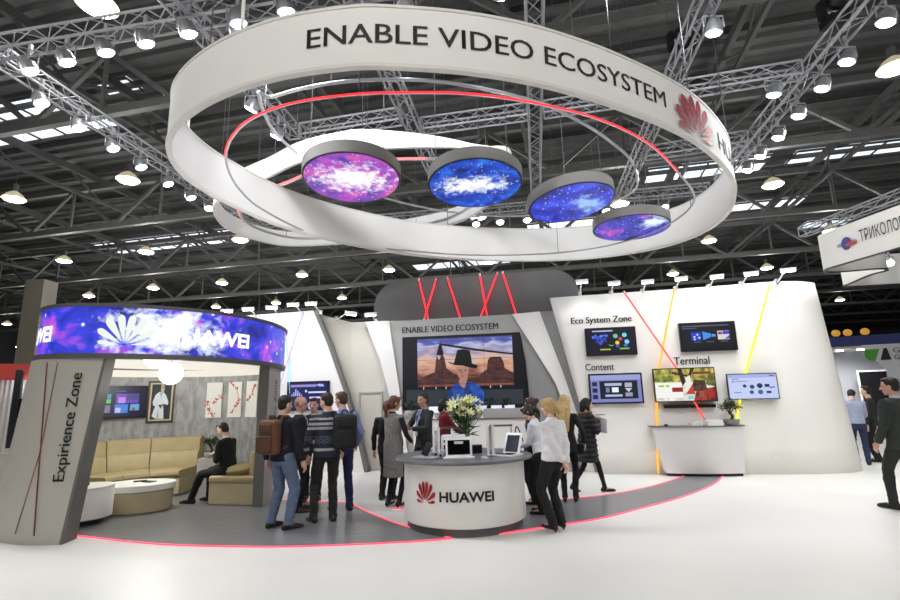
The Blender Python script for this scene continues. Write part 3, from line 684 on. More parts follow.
# garden picture
sh=[(((96,104,36),(212,196,96)),rc(0,.56,1,1)),(((60,80,30),(150,160,70)),rc(.0,.6,.32,.78)),(((190,186,176),(240,238,232)),rc(0,.0,1,.58)),((235,235,230),rc(0,.1,.45,.58)),((150,190,60),rc(.06,.44,.15,.5)),((150,190,60),rc(.18,.44,.24,.5)),((50,30,28),[(.4,1),(.47,1),(.52,.6),(.46,.45)]),((60,36,30),[(.3,.85),(.62,.72),(.62,.77),(.3,.92)]),((45,30,28),[(.62,1),(.68,1),(.6,.7),(.56,.74)]),((225,225,220),[(.52,.72),(.6,.8),(.62,.4),(.52,.3)]),((150,30,34),rc(.28,.28,.46,.42)),((120,60,40),rc(.62,.82,.95,.9)),(((60,18,20),(170,60,46)),[(.62,0),(1,0),(1,.42),(.8,.36),(.68,.3)]),(((30,22,20),(90,60,46)),[(.58,.3),(.7,.28),(.86,.36),(.84,.62),(.66,.66)]),((150,80,60),rc(.72,.1,.8,.3)),((190,60,50),[(.5,.2),(.66,.2),(.62,.5)]),((130,200,190),rc(.53,.04,.62,.16)),(((40,50,20),(120,120,60)),[(.84,.5),(1,.42),(1,.86),(.9,.8)]),((170,40,40),rc(.88,.1,.97,.26))]
tv(2.5,3.76,1.5,2.22,11.6,'large television with a garden picture in green and red under the wall word Terminal',sh,(200,200,190),bez=.022)
sh=[((160,172,220),rc(0,.86,1,1)),((90,100,140),rc(.08,.8,.22,.83)),((90,100,150),rc(.08,.68,.12,.74)),((120,130,170),rc(.14,.7,.4,.73)),((90,100,150),rc(.1,.24,.24,.27)),((50,60,90),ci(.33,.52,.04)),((60,70,100),ci(.48,.48,.05)),((40,50,90),ci(.64,.52,.06)),((30,36,90),rc(.74,.46,.84,.58)),((70,90,150),[(.84,.4),(.95,.44),(.95,.48),(.84,.46)]),((60,80,120),ci(.46,.26,.045)),((80,96,130),ci(.64,.26,.055)),((50,60,110),rc(.76,.2,.86,.3)),((60,60,80),rc(.86,.9,.95,.94))]
tv(3.99,4.97,1.52,2.06,11.62,'thin television with a pale blue picture of small machines, right of the garden television',sh,(190,200,238),bez=.018,th=.05)
sh=[((150,140,205),rc(.06,.84,.72,.93)),((170,180,235),[(.72,.9),(.8,.84),(.92,.85),(.88,.93),(.78,.95)]),((40,40,80),rc(.04,.12,.36,.8))]+[((165,170,240),rc(.08+.05*k,.5,.115+.05*k,.5+h)) for k,h in enumerate((.06,.14,.26,.2,.12,.05))]+[((200,205,250),ci(.46,.68,.03)),((215,215,250),rc(.52,.6,.97,.66)),((215,215,250),rc(.55,.4,.97,.46)),((170,180,240),ci(.6,.12,.09)),((120,120,200),ci(.06,.2,.05))]
tv(-6.24,-5.12,1.48,2.2,11.97,'television with charts on the left white wall behind the standing men',sh,(26,32,86),tilt=0)
# sound bar under the garden television
mb=MB(); mb.box((-.27,0,0),(.5,.07,.07)); mb.box((.27,0,0),(.5,.07,.07)); mb.box((0,.01,0),(.06,.05,.05))
o=obj('sound_bar',mb,BLACK); o.location=bp(3.2,11.69,1.405); o.rotation_euler=(0,0,-PSI); tag(o,'black sound bar mounted under the garden television','sound bar')
# the video wall
vw=thing('video_wall','big video wall showing a rider in a black hat before red desert rocks','video wall',bp(-3.26,12.1,1.44),-PSI)
WW,HH=3.08,1.78
mb=MB(); mb.prism([(0,.0,0),(WW,0,0),(WW-.06,0,HH*.62),(WW-.16,0,HH),(0,0,HH)],V(0,.1,0)); obj('housing',mb,BLACK,vw,smooth=None)
def skym():
    m=bpy.data.materials.new('desert_sky_picture'); m.use_nodes=True; n=m.node_tree.nodes; l=m.node_tree.links; b=n['Principled BSDF']; b.inputs['Base Color'].default_value=(.01,.01,.01,1); b.inputs['Roughness'].default_value=.4
    tc=n.new('ShaderNodeTexCoord'); sp=n.new('ShaderNodeSeparateXYZ'); l.new(tc.outputs['Object'],sp.inputs[0])
    mr=n.new('ShaderNodeMapRange'); mr.inputs[1].default_value=.3; mr.inputs[2].default_value=HH-.06; l.new(sp.outputs[2],mr.inputs[0])
    mp=n.new('ShaderNodeMapping'); mp.inputs['Scale'].default_value=(1.3,1,4); l.new(tc.outputs['Object'],mp.inputs[0])
    nz=n.new('ShaderNodeTexNoise'); nz.inputs['Scale'].default_value=1.6; nz.inputs['Detail'].default_value=6; l.new(mp.outputs[0],nz.inputs['Vector'])
    ma=n.new('ShaderNodeMath'); ma.operation='MULTIPLY_ADD'; ma.inputs[1].default_value=.55; ma.inputs[2].default_value=-.275; l.new(nz.outputs['Fac'],ma.inputs[0])
    ad=n.new('ShaderNodeMath'); ad.operation='ADD'; l.new(mr.outputs[0],ad.inputs[0]); l.new(ma.outputs[0],ad.inputs[1])
    rp=n.new('ShaderNodeValToRGB'); e=rp.color_ramp.elements; e[0].position=0; e[0].color=lin((40,30,34)); e[1].position=1; e[1].color=lin((72,78,150))
    for p,c in((.14,(100,52,44)),(.24,(150,84,64)),(.32,(80,46,44)),(.42,(176,116,96)),(.56,(226,176,150)),(.66,(214,186,176)),(.76,(150,140,180)),(.86,(190,196,225)),(.92,(84,96,180))):
        x=e.new(p); x.color=lin(c)
    l.new(ad.outputs[0],rp.inputs[0]); l.new(rp.outputs[0],b.inputs['Emission Color']); b.inputs['Emission Strength'].default_value=.85; return m
mats=[skym(),glow((16,18,26),.8),glow_n((44,28,30),(92,54,48),5,.9,(1,1,2.5)),glow((14,12,16),.8),glow((176,128,112),.9),glow_n((20,52,128),(44,88,180),7,.95),glow_n((14,38,96),(30,64,140),7,.95),glow((52,58,66),.8),glow((210,220,235),1)]
mb=MB()
def vw_poly(mi,poly,y): mb.mi=mi; mb.face([(u*WW,y,v*HH) for u,v in poly])
pu0,pu1=.125,.885
mb.mi=1; mb.prism([(.03,-.001,.03),(WW-.06,-.001,.03),(WW-.12,-.001,HH*.62),(WW-.2,-.001,HH-.03),(.03,-.001,HH-.03)],V(0,-.003,0))
vw_poly(0,[(pu0,.3),(pu1,.3),(pu1,.96),(pu0,.96)],-.006)
vw_poly(7,[(.03,.05),(.95,.05),(.95,.24),(.03,.27)],-.0055)
for p in(.17,.27,.35,.7,.78): vw_poly(8,[(p,.27),(p+.006,.27),(p+.006,.3),(p,.3)],-.0065)
vw_poly(2,[(pu0,.40),(.2,.46),(.265,.50),(.275,.66),(.285,.72),(.30,.66),(.31,.69),(.325,.76),(.345,.69),(.36,.55),(.42,.47),(.5,.42),(pu1,.40),(pu1,.33),(pu0,.33)],-.007)
vw_poly(2,[(.62,.44),(.68,.52),(.69,.64),(.71,.68),(.79,.68),(.81,.62),(.82,.52),(pu1,.46),(pu1,.40),(.62,.40)],-.0075)
vw_poly(3,[(.31,.87),(.33,.89),(.6,.80),(pu1,.72),(pu1,.70),(.6,.77),(.33,.86)],-.008); vw_poly(3,[(.275,.74),(.285,.76),(.3,.86),(.315,.92),(.325,.86),(.34,.74),(.32,.72)],-.0082)
# rider: shirt, neck, face, hat
vw_poly(5,[(.35,.04),(.36,.2),(.40,.3),(.46,.36),(.54,.36),(.61,.31),(.65,.22),(.66,.04)],-.009)
vw_poly(6,[(.49,.04),(.5,.36),(.54,.36),(.56,.04)],-.0094); vw_poly(6,[(.35,.04),(.36,.2),(.40,.3),(.415,.04)],-.0092)
vw_poly(4,[(.455,.37),(.47,.3),(.5,.27),(.52,.37),(.53,.42),(.47,.42)],-.0096)
vw_poly(4,[(.44,.56),(.44,.49),(.455,.42),(.48,.385),(.505,.39),(.525,.43),(.535,.5),(.535,.56)],-.0100)
for a in((.458,.507),(.5,.507)): vw_poly(3,[(a[0],a[1]),(a[0]+.02,a[1]),(a[0]+.02,a[1]+.012),(a[0],a[1]+.012)],-.0104)
vw_poly(2,[(.47,.432),(.5,.432),(.5,.44),(.47,.44)],-.0104); vw_poly(2,[(.478,.47),(.487,.47),(.484,.51),(.48,.51)],-.0103)
vw_poly(3,[(.37,.64),(.42,.61),(.43,.67),(.45,.79),(.5,.80),(.55,.78),(.56,.68),(.565,.60),(.61,.57),(.6,.53),(.55,.545),(.49,.575),(.43,.585),(.39,.61)],-.0108)
obj('display',mb,mats,vw,smooth=None,fixn=False)
mb=MB()
for k in(1,2): mb.box((WW*k/3-.02,-.0125,HH/2),(.006,.001,HH-.08)); mb.box((WW/2-.06,-.0125,HH*k/3),(WW-.3,.001,.006))
obj('panel_seam',mb,mat('screen_seam',(14,14,16),.5,var=0),vw,smooth=None)
# ------------------------------------------------------------------ bar counter under the video wall
bar=thing('bar_counter','long white bar counter under the video wall','counter',bp(-2.85,11.3),-PSI)
obj('body',MB().box((1.32,.2,.61),(2.54,.4,1.22)),WHITE,bar,smooth=None); obj('worktop',MB().box((1.32,.2,1.235),(2.6,.46,.03)),DARKG,bar,smooth=None)
obj('kick_plate',MB().box((1.32,-.003,.05),(2.54,.006,.1)),DARKG,bar,smooth=None)
mb=MB(); mb.box((0,0,.1),(.9,.2,.2)); o=obj('riser_box',mb,WALLB); o.location=bp(-.75,11.42,1.25); o.rotation_euler=(0,0,-PSI); tag(o,'low grey box at the right end of the bar counter','box')
# ------------------------------------------------------------------ white front desk at the right wall
desk=thing('display_desk','white curved display desk under the garden television','desk',bp(3.27,11.5),-PSI)
def dcurve(w_,b_,d_,n=20): return [(-w_+2*w_*k/n, -b_*math.cos(PI*(k/n-.5))*1.0) for k in range(n+1)]
rows=[]
for z,xl,xr,b_ in((.06,-.72,.80,.10),(.14,-.74,.80,.12),(.55,-.82,.83,.17),(.99,-.91,.87,.22)):
    rows.append([V(xl+(xr-xl)*k/24,-.02-b_*math.sin(PI*k/24),z) for k in range(25)]+[V(xr,.22,z),V(xl,.22,z)])
mb=MB(); mb.grid(rows,closed=True); mb.face([rows[0][i] for i in range(26,-1,-1)]); mb.face(rows[-1]); obj('body',mb,mat('desk_white',(226,225,222),.4,var=.01),desk,smooth=40)
mb=MB(); mb.prism([V(-.68+1.44*k/24,-.0-.08*math.sin(PI*k/24),0) for k in range(25)]+[V(.76,.2,0),V(-.68,.2,0)],V(0,0,.07)); obj('plinth',mb,BLACK,desk,smooth=None)
mb=MB(); mb.prism([V(-.96+1.86*k/24,-.04-.24*math.sin(PI*k/24),.99) for k in range(25)]+[V(.9,.22,.99),V(-.96,.22,.99)],V(0,0,.022)); obj('top',mb,DARKG,desk,smooth=None)
# ------------------------------------------------------------------ lounge: drum sign, walls
ZF0,ZF1=2.42,3.06
drum=thing('drum_sign','round blue galaxy fascia with white lettering crowning the lounge on the left','sign',(DC.x,DC.y,0))
ang=lambda a,r,z: V(r*rad(a)*math.cos(R(a)),r*rad(a)*math.sin(R(a)),z)
drum.rotation_euler=(0,R(1.2),0)
circ=[(DR*rad(2.5*k)*math.cos(2*PI*k/144),DR*rad(2.5*k)*math.sin(2*PI*k/144)) for k in range(144)]
LDANG0=-59
FC=tuple(ang(LDANG0,DR,2.74))
gm=galaxy('galaxy_fascia',(24,28,120),(54,64,214),(226,92,206),(245,252,255),FC,(.72,.9,.34),1.1,1.7,5.2,34,(1,1,1.3))
mb=MB(); mb.grid([[ang(a,DR,z) for a in range(0,360,3)] for z in(ZF0,(ZF0+ZF1)/2,ZF1)],closed=True); obj('display',mb,gm,drum,smooth=60)
mb=MB(); mb.grid([[ang(a,DR-.12,z) for a in range(0,360,3)] for z in(ZF0,ZF1)],closed=True); obj('inner_band',mb,WHITE,drum,smooth=60)
mb=MB()
for z0,z1 in((ZF0-.07,ZF0),(ZF1,ZF1+.05)): mb.band([(p[0]*(DR-.05)/DR,p[1]*(DR-.05)/DR) for p in circ],z0,z1,.15)
obj('rim',mb,mat('fascia_rim_grey',(92,92,94),.5,var=.03),drum,smooth=50)
mb=MB(); mb.prism([V(p[0]*.955,p[1]*.955,ZF1-.05) for p in circ],V(0,0,.03)); obj('roof_panel',mb,WALLW,drum)
def dang(x,y):
    """angle on the drum's near side met by the line of sight through a photo point"""
    r=ray(x,y); z=EYE+r.z*6.8/r.y; best=None
    for i in range(-150,-1800,-1):
        p=dpt(i/10,DR,z); d_=abs(r.x*p.y/r.y-p.x)
        if best is None or d_<best[0]-(.0 if p.y<8.2 else .03): best=(d_,i/10)
    return best[1]
LW=glow((255,255,255),1.25); LP=glow((232,240,232),1.0)
al=dang(122,333); ring_deg=360/(2*PI*DR)
logo('emblem',LP,drum,lambda x,y: ang(al+x*.39*ring_deg,DR+.018,2.53+.44*y))
a0,a1=dang(158,337),dang(245,341)
letter('lettering','HUAWEI',LW,drum,lambda u,v: ang(a0+(a1-a0)*u,DR+.015,2.60+.21*v),1.0,.035)
a3=dang(48,338); a2=a3-(a1-a0)*.95
letter('lettering','HUAWEI',LW,drum,lambda u,v: ang(a2+(a3-a2)*u,DR+.015,2.60+.21*v),1.0,.035)
# panel "Expirience Zone": a piece of the drum wall with a slanted right edge
rows=[];th=.26
for k in range(13):
    f=k/12; z=2.36*f; aR=-85.0+7.4*f; aL=-182+6*f
    rows.append((z,aL,aR))
def shell(rows,r0_,r1_,n=26):
    mb=MB(); grid=[]
    for z,aL,aR in rows:
        o_=[dpt(aL+(aR-aL)*i/n,r1_,z) for i in range(n+1)]; i_=[dpt(aL+(aR-aL)*i/n,r0_,z) for i in range(n,-1,-1)]
        grid.append(o_+i_)
    mb.grid(grid,closed=True); mb.face(grid[0][::-1]); mb.face(grid[-1]); return mb
wp=struct('wall_lounge_front',shell(rows,DR-.02,DR),PANELG,smooth=40)
def edge(rows,rA,rB,w_deg,m,nm):
    mb=MB(); g=[]
    for z,aL,aR in rows: g.append([dpt(aR,rB,z),dpt(aR+w_deg,rB,z),dpt(aR+w_deg,rA,z),dpt(aR,rA,z)])
    mb.grid(g,closed=True); mb.face(g[0][::-1]); mb.face(g[-1]); return struct(nm,mb,m,smooth=None)
edge(rows,DR-.30,DR-.004,.9,PANELD,'trim_2')
mb=MB(); mb.grid([[dpt(aL+(aR-aL)*i/20,DR-.3,z) for i in range(21)] for z,aL,aR in rows]); struct('wall_lounge_front_inner',mb,PANELG,smooth=40)
# lettering running up the panel
za,zb_=at_y(64,481,6.77).z,at_y(83,373,6.77).z
def vert(u,v):
    a=dang(64,481)*(1-u)+dang(83,373)*u
    return dpt(a-v*3.7,DR+.012,za+(zb_-za)*u)
letter('lettering','Expirience Zone',BLACKT,wp,vert,fat=.0022)
def pline(pxs,c,nm,w_=.008):
    P=[]
    for i in range(13):
        f=i/12; k=f*(len(pxs)-1); j=min(int(k),len(pxs)-2); g=k-j
        x=pxs[j][0]*(1-g)+pxs[j+1][0]*g; y=pxs[j][1]*(1-g)+pxs[j+1][1]*g
        an=dang(x,y); q=dpt(an,DR+.006); q=dpt(an,DR+.006,at_y(x,y,q.y).z); P.append(q)
    return obj(nm,MB().tube(P,w_,6),c,wp)
pline([(47.5,362),(34,536)],mat('line_red_brown',(120,62,58),.6,var=0),'inlay_line'); pline([(58,362),(41,450),(15.5,534)],mat('line_ochre',(150,110,70),.6,var=0),'inlay_line',.006)
struct('wall_lounge_side',MB().box((-8.0,8.35,.5),(2.6,.14,1.0)),PANELG,smooth=None)
# right post
rows2=[(2.36*k/6,-6+1*k/6,22) for k in range(7)]
wq=struct('wall_lounge_post',shell(rows2,DR-.03,DR,6),PANELG,smooth=40)
mb=MB(); g=[[dpt(aL,DR-.005,z),dpt(aL,DR-.2,z),dpt(aL+6,DR-.2,z),dpt(aL+6,DR-.005,z)] for z,aL,aR in rows2]; mb.grid(g,closed=True); mb.face(g[0][::-1]); mb.face(g[-1]); struct('trim_3',mb,PANELD,smooth=None)
letter('lettering','Expirience Zone',BLACKT,wq,lambda u,v: dpt(8-v*5,DR+.008,.85+1.25*u))
# rear wall
def plaster():
    m=mat('grey_plaster_wall',(150,152,152),.7,var=.32,scale=5,bump=.25,stretch=(2.2,2.2,.8)); return m
RW=2.02
rows3=[(2.28*k/4,12,158) for k in range(5)]
struct('wall_lounge_rear',shell(rows3,RW,RW+.06,40),plaster(),smooth=40)
rows4=[(2.28+.14*k,12,178) for k in range(2)]
struct('wall_lounge_frieze',shell([(2.28,12,200),(2.42,12,200)],RW,RW+.06,40),WALLW,smooth=40)
def on_rear(name,label,cat,px_c,w_,h_,zc,group=None):
    """frame for a thing hung on the rear wall, at the angle seen through a photo point"""
    r=ray(*px_c); a=r.x**2+r.y**2; b=-2*(r.x*DC.x+r.y*DC.y); c_=DC.x**2+DC.y**2-RW**2; k=(-b+math.sqrt(b*b-4*a*c_))/2/a
    p=r*k; an=math.atan2(p.y-DC.y,p.x-DC.x); sag=RW-math.sqrt(RW*RW-w_*w_/4)
    q=V(DC.x,DC.y,zc)+V(math.cos(an),math.sin(an),0)*(RW-sag-.012)
    return thing(name,label,cat,q,an-PI/2,group)
# lounge television
o=on_rear('wall_television','television with a grid of colourful pictures on the grey lounge wall','television',(118,402),.92,.6,1.78)
w_,h_=.98,.64
obj('housing',MB().box((0,-.03,0),(w_,.07,h_)),BLACK,o,smooth=None); mb=MB(); mb.box((0,.08,0),(.2,.2,.2)); obj('bracket',mb,BLACK,o)
mats=[glow((18,20,52),.9)]; mb=MB(); iw,ih=w_-.07,h_-.07
mb.face([(-iw/2,-.0665,-ih/2),(iw/2,-.0665,-ih/2),(iw/2,-.0665,ih/2),(-iw/2,-.0665,ih/2)])
for k,(c,p) in enumerate([((60,130,190),rc(.12,.62,.32,.78)),((90,190,90),rc(.12,.46,.32,.6)),((110,70,190),rc(.42,.46,.86,.78)),((190,140,230),rc(.46,.46,.6,.66)),((70,70,130),rc(.62,.56,.85,.76)),((120,110,150),rc(.08,.14,.32,.4)),((70,130,220),rc(.4,.12,.66,.42)),((200,190,230),rc(.42,.14,.52,.3)),((90,170,220),rc(.7,.2,.88,.42)),((190,70,80),rc(.74,.2,.8,.3)),((90,90,130),rc(.4,.86,.6,.89))]):
    g_=glow(c,.9)
    if g_ not in mats: mats.append(g_)
    mb.mi=mats.index(g_); mb.face([(-iw/2+iw*u,-.067-.0004*k,-ih/2+ih*v) for u,v in p])
obj('display',mb,mats,o,smooth=None,fixn=False)
# portrait in a dark frame
o=on_rear('framed_picture','dark framed portrait of a bearded man in white robes on the lounge wall','picture',(161,402),.48,.82,1.77)
w_,h_=.5,.86
FR=mat('dark_wood_frame',(46,32,26),.4,var=.2,scale=30); mb=MB()
for x in(-1,1): mb.box((x*(w_/2-.02),-.015,0),(.04,.03,h_))
for z in(-1,1): mb.box((0,-.015,z*(h_/2-.02)),(w_-.08,.03,.04))
obj('frame',mb,FR,o,smooth=None)
pm=[mat('picture_mount',(190,176,140),.6,var=.03),mat('picture_dark',(30,40,40),.6,var=.2,scale=8),mat('robe_white',(208,216,226),.7,var=.08,scale=18),mat('robe_shade',(160,172,190),.7,var=.05),mat('beard_grey',(176,170,160),.7,var=.08),mat('picture_skin',(176,140,116),.6,var=.05),mat('sash_dark',(40,34,28),.6,var=.1)]
mb=MB()
def pq(mi,p,y): mb.mi=mi; mb.face([(-w_/2+w_*u,y,-h_/2+h_*v) for u,v in p])
pq(0,rc(.08,.045,.92,.955),-.012); pq(1,rc(.14,.08,.86,.92),-.0125)
pq(2,[(.2,.5),(.28,.66),(.42,.74),(.56,.74),(.68,.64),(.78,.48),(.76,.42),(.62,.44),(.6,.4),(.64,.09),(.36,.09),(.2,.16),(.3,.4),(.22,.42)],-.013)
pq(3,[(.42,.74),(.5,.56),(.54,.74)],-.0134); pq(3,[(.36,.09),(.42,.36),(.46,.1)],-.0133); pq(6,[(.4,.42),(.62,.45),(.6,.38),(.54,.39),(.5,.33),(.46,.38)],-.0136); pq(5,[(.5,.43),(.6,.44),(.6,.4),(.5,.4)],-.0139)
pq(5,[(.46,.86),(.48,.9),(.58,.9),(.6,.85),(.58,.78),(.48,.78)],-.0138); pq(4,[(.46,.82),(.6,.82),(.57,.7),(.52,.66),(.48,.71)],-.0141); pq(4,[(.45,.86),(.48,.92),(.57,.925),(.61,.87),(.57,.89),(.49,.89)],-.0142)
obj('print',mb,pm,o,smooth=None,fixn=False)
# three blossom panels
PAN=mat('panel_white',(222,222,216),.6,var=.02)
BR=mat('branch_brown',(84,46,42),.7,var=.1); BL=mat('blossom_red',(196,62,60),.7,var=.15)
for i,(px_,lb,br) in enumerate((((215,400),'left of three',[(.05,.35),(.15,.25),(.3,.15),(.5,.08),(.12,.42)]+[(.55,.45),(.7,.52),(.9,.6)]),((236,400),'middle of three',[(.2,.98),(.35,.9),(.6,.82),(.85,.5),(.6,.3),(.35,.15),(.75,.4)]),((253,400),'right of three',[(.85,.9),(.7,.78),(.55,.66),(.4,.56),(.2,.5),(.75,.84)]))):
    w_,h_=.34,.74
    o=on_rear('wall_panel','narrow white panel painted with red blossom, %s on the grey lounge wall'%lb,'picture',px_,w_,h_,1.78,'blossom panels on the lounge wall')
    obj('panel',MB().box((0,-.01,0),(w_,.03,h_)),PAN,o,smooth=None)
    mb=MB(); P=[V(-w_/2+w_*u,-.027,-h_/2+h_*v) for u,v in br]; rn=random.Random(i+5)
    for a,b in zip(P,P[1:]):
        if (a-b).length<.3: mb.bar(a,b,.009,.003)
    mb.mi=1
    for p in P:
        for k in range(4):
            q=p+V(rn.uniform(-.035,.035),-.001,rn.uniform(-.035,.035)); mb.ball(q,(.017,.003,.017),8,4)
    obj('painting',mb,[BR,BL],o,smooth=None)
# ------------------------------------------------------------------ sofa
SOFA=mat('beige_leather',(178,163,124),.45,var=.06,scale=5,bump=.05); SOFAL=mat('light_beige_leather',(194,183,150),.5,var=.05,scale=5)
sofa=thing('curved_sofa','long curved beige sofa along the grey lounge wall','sofa',(DC.x,DC.y,0))
def arc_block(a0,a1,prof,n=14):
    """prof: closed outline of (radius,z)"""
    mb=MB(); g=[[ang(a0+(a1-a0)*i/n,r,z) for r,z in prof] for i in range(n+1)]; mb.grid(g,closed=True); mb.face(g[0]); mb.face(g[-1][::-1]); return mb
def rounded(r0_,r1_,z0,z1,q=.04):
    return [(r0_+q,z0),(r1_-q,z0),(r1_,z0+q),(r1_,z1-q),(r1_-q*.3,z1-q*.3),(r1_-q,z1),(r0_+q,z1),(r0_+q*.3,z1-q*.3),(r0_,z1-q),(r0_,z0+q)]
for k,(a0_,a1_) in enumerate(((166,146),(145.4,121.6),(121,92))):
    obj('base',arc_block(a0_,a1_,rounded(1.02,1.9,.03,.34,.015)),SOFAL,sofa,40)
    obj('seat_cushion',arc_block(a0_,a1_,rounded(.98,1.72,.345,.47,.045)),SOFA,sofa,40)
    obj('back_cushion',arc_block(a0_,a1_,[(1.68,.45),(1.93,.4),(1.97,.7),(1.98,.76),(1.76,.765),(1.72,.72)]),SOFA,sofa,40)
    obj('headrest',arc_block(a0_,a1_,[(1.76,.77),(1.985,.77),(1.99,1.0),(1.96,1.04),(1.84,1.04),(1.79,1.0)]),SOFA,sofa,40)
# short beige seat by the post
seat=thing('corner_seat','short beige upholstered seat block beside the right lounge post','sofa',(-4.22,9.02,0),R(-11))
mb=MB(); mb.box((.42,.32,.19),(.84,.62,.34)); o_=obj('base',mb,SOFAL,seat,None); 
def rbox(c,d,q,seg=3):
    me=bmesh.new(); bmesh.ops.create_cube(me,size=1)
    for v in me.verts: v.co=V(v.co.x*d[0],v.co.y*d[1],v.co.z*d[2])+Vector(c)
    bmesh.ops.bevel(me,geom=list(me.edges),offset=q,segments=seg,affect='EDGES',profile=.6)
    mb=MB(); me.verts.ensure_lookup_table(); mb.add([v.co for v in me.verts],[tuple(v.index for v in f.verts) for f in me.faces]); me.free(); return mb
obj('seat_cushion',rbox((.42,.32,.42),(.87,.66,.12),.045),SOFA,seat,40)
mb=rbox((.78,.34,.68),(.15,.58,.42),.06); obj('backrest',mb,SOFA,seat,40)
def pillow(name,label,p,size,rot,m):
    mb=MB(); n=14; rows=[]
    for sgn in(1,):
        top=[];bot=[]
        for i in range(n+1):
            for_=[]
            u=-1+2*i/n
            rowt=[];rowb=[]
            for j in range(n+1):
                v=-1+2*j/n; hgt=((1-u**4)*(1-v**4))**.5; pin=1-.08*(u*u*v*v)
                rowt.append(V(u*pin*size[0]/2*(1-.06*(1-abs(u))*0),v*pin*size[1]/2,hgt*size[2]/2)); rowb.append(V(u*pin*size[0]/2,v*pin*size[1]/2,-hgt*size[2]/2))
            top.append(rowt);bot.append(rowb)
        mb.grid(top); mb.grid([r[::-1] for r in bot])
    o=obj(name,mb,m,None,True); o.location=p; o.rotation_euler=rot; return tag(o,label,'cushion')
pillow('cushion','beige cushion lying on the short seat by the right lounge post',(-3.8,9.22,.565),(.52,.42,.16),(R(4),R(-6),R(-14)),mat('beige_cushion',(186,170,126),.7,var=.06))
# oval ottoman table
ot=thing('oval_table','low oval table with white top and beige upholstered side','table',(-5.28,8.75,0),R(12))
mb=MB(); mb.rings([((0,0,.0),.5,.38),((0,0,.02),.53,.41),((0,0,.33),.55,.42)],48); obj('base',mb,SOFAL,ot)
mb=MB(); mb.rings([((0,0,.335),.55,.42),((0,0,.345),.575,.44),((0,0,.43),.575,.44),((0,0,.44),.565,.43)],48); obj('top',mb,WHITE,ot)
# round white table
rt=thing('round_table','white drum shaped side table behind the warm grey panel','table',(-5.55,7.9,0))
mb=MB(); mb.lathe([(.27,.0),(.27,.09)],n=40); obj('plinth',mb,BLACK,rt)
mb=MB(); mb.lathe([(.36,.09),(.372,.1),(.372,.5),(.365,.51)],n=48); obj('body',mb,WHITE,rt)
mb=MB(); mb.lathe([(.36,.505),(.374,.515),(.374,.53),(.367,.537)],n=48); obj('top',mb,WHITE,rt)
def gadget(name,label,cat,p,d,rz,face=True):
    o=thing(name,label,cat,p,rz); obj('body',rbox((0,0,d[2]/2),d,min(d)*.3,2),BLACK,o,40)
    mb=MB(); mb.box((0,0,d[2]+.0005),(d[0]*.86,d[1]*.8,.001)); obj('face',mb,mat('black_glass',(10,10,12),.08,var=0),o,None); return o
gadget('phone','black telephone set lying on the white drum side table','phone',(-5.6,7.86,.537),(.2,.15,.035),R(20))
gadget('remote_control','black remote control lying on the oval white topped table','remote control',(-5.3,8.85,.441),(.2,.055,.02),R(25)); gadget('tablet','black tablet lying on the oval white topped table','tablet',(-5.12,8.8,.441),(.2,.13,.01),R(-20))
# globe lamps
for (x,y),Y,r_,lb in(((171,373.5),9.0,.2,'white globe pendant lamp hanging before the lounge portrait, the lower of two'),((155.5,357.5),9.25,.2,'white globe pendant lamp half hidden behind the galaxy fascia')):
    p=at_y(x,y,Y); o=thing('globe_lamp',lb,'pendant lamp',p)
    mb=MB(); rn=random.Random(2)
    mb.ball((0,0,0),r_*.9,20,12)
    for k in range(60):
        z=1-2*(k+.5)/60; a=k*2.399963; q=V(math.sqrt(1-z*z)*math.cos(a),math.sqrt(1-z*z)*math.sin(a),z); rot=q.to_track_quat('Z','Y').to_matrix()
        mb.ball(q*r_*.88,(r_*.3,r_*.3,r_*.12),8,4,rot)
    obj('globe',mb,glow((255,252,244),2.4),o); hang(o,r_*.9,3.0-p.z,r=.006)
    ld=bpy.data.lights.new('lamp_light','POINT'); ld.energy=42; ld.shadow_soft_size=r_; ld.color=(1,.97,.92); q=bpy.data.objects.new('lamp_light',ld); C.objects.link(q); q.parent=o; q.location=(0,0,-r_-.06)
# bonsai on a plinth behind the seated man
def bonsai(name,label,p,s=1.0,pot=(150,150,148),cat='plant'):
    o=thing(name,label,cat,p); rn=random.Random(int(p[0]*100))
    mb=MB(); mb.rings([((0,0,0),.09*s,.07*s),((0,0,.03*s),.13*s,.1*s),((0,0,.09*s),.14*s,.11*s),((0,0,.1*s),.135*s,.105*s),((0,0,.085*s),.12*s,.09*s)],24); obj('pot',mb,mat('pot_%d'%pot[0],pot,.5,var=.06),o)
    mb=MB(); mb.tube(spline([(0,0,.08*s),(.03*s,0,.16*s),(-.02*s,.01,.22*s),(.02*s,0,.3*s)],4),[.03*s*(1-.045*i) for i in range(13)],8)
    for a in(.4,2.4,4.2): mb.tube([(0,0,.2*s),(.09*s*math.cos(a),.07*s*math.sin(a),.29*s)],[.012*s,.007*s],6)
    obj('trunk',mb,mat('bonsai_bark',(70,52,38),.8,var=.2,scale=20),o)
    mb=MB()
    for c,r in(((.0,0,.37),.085),((-.1,.02,.31),.075),((.11,-.02,.3),.07),((.05,.06,.33),.065),((-.05,-.06,.33),.065)):
        for k in range(170):
            q=V(rn.gauss(0,1),rn.gauss(0,1),rn.gauss(0,.6)).normalized()*r*rn.uniform(.7,1.15); d=V(rn.uniform(-1,1),rn.uniform(-1,1),rn.uniform(-.3,1)).normalized(); e=d.cross(V(.3,.5,.8)).normalized(); b=(V(*c)+q)*s
            L=.034*s; mb.add([b,b+d*L*.5+e*L*.25,b+d*L,b+d*L*.5-e*L*.25],[(0,1,2,3)])
    obj('foliage',mb,mat('bonsai_green',(52,72,40),.7,var=.3,scale=15),o,None); return o
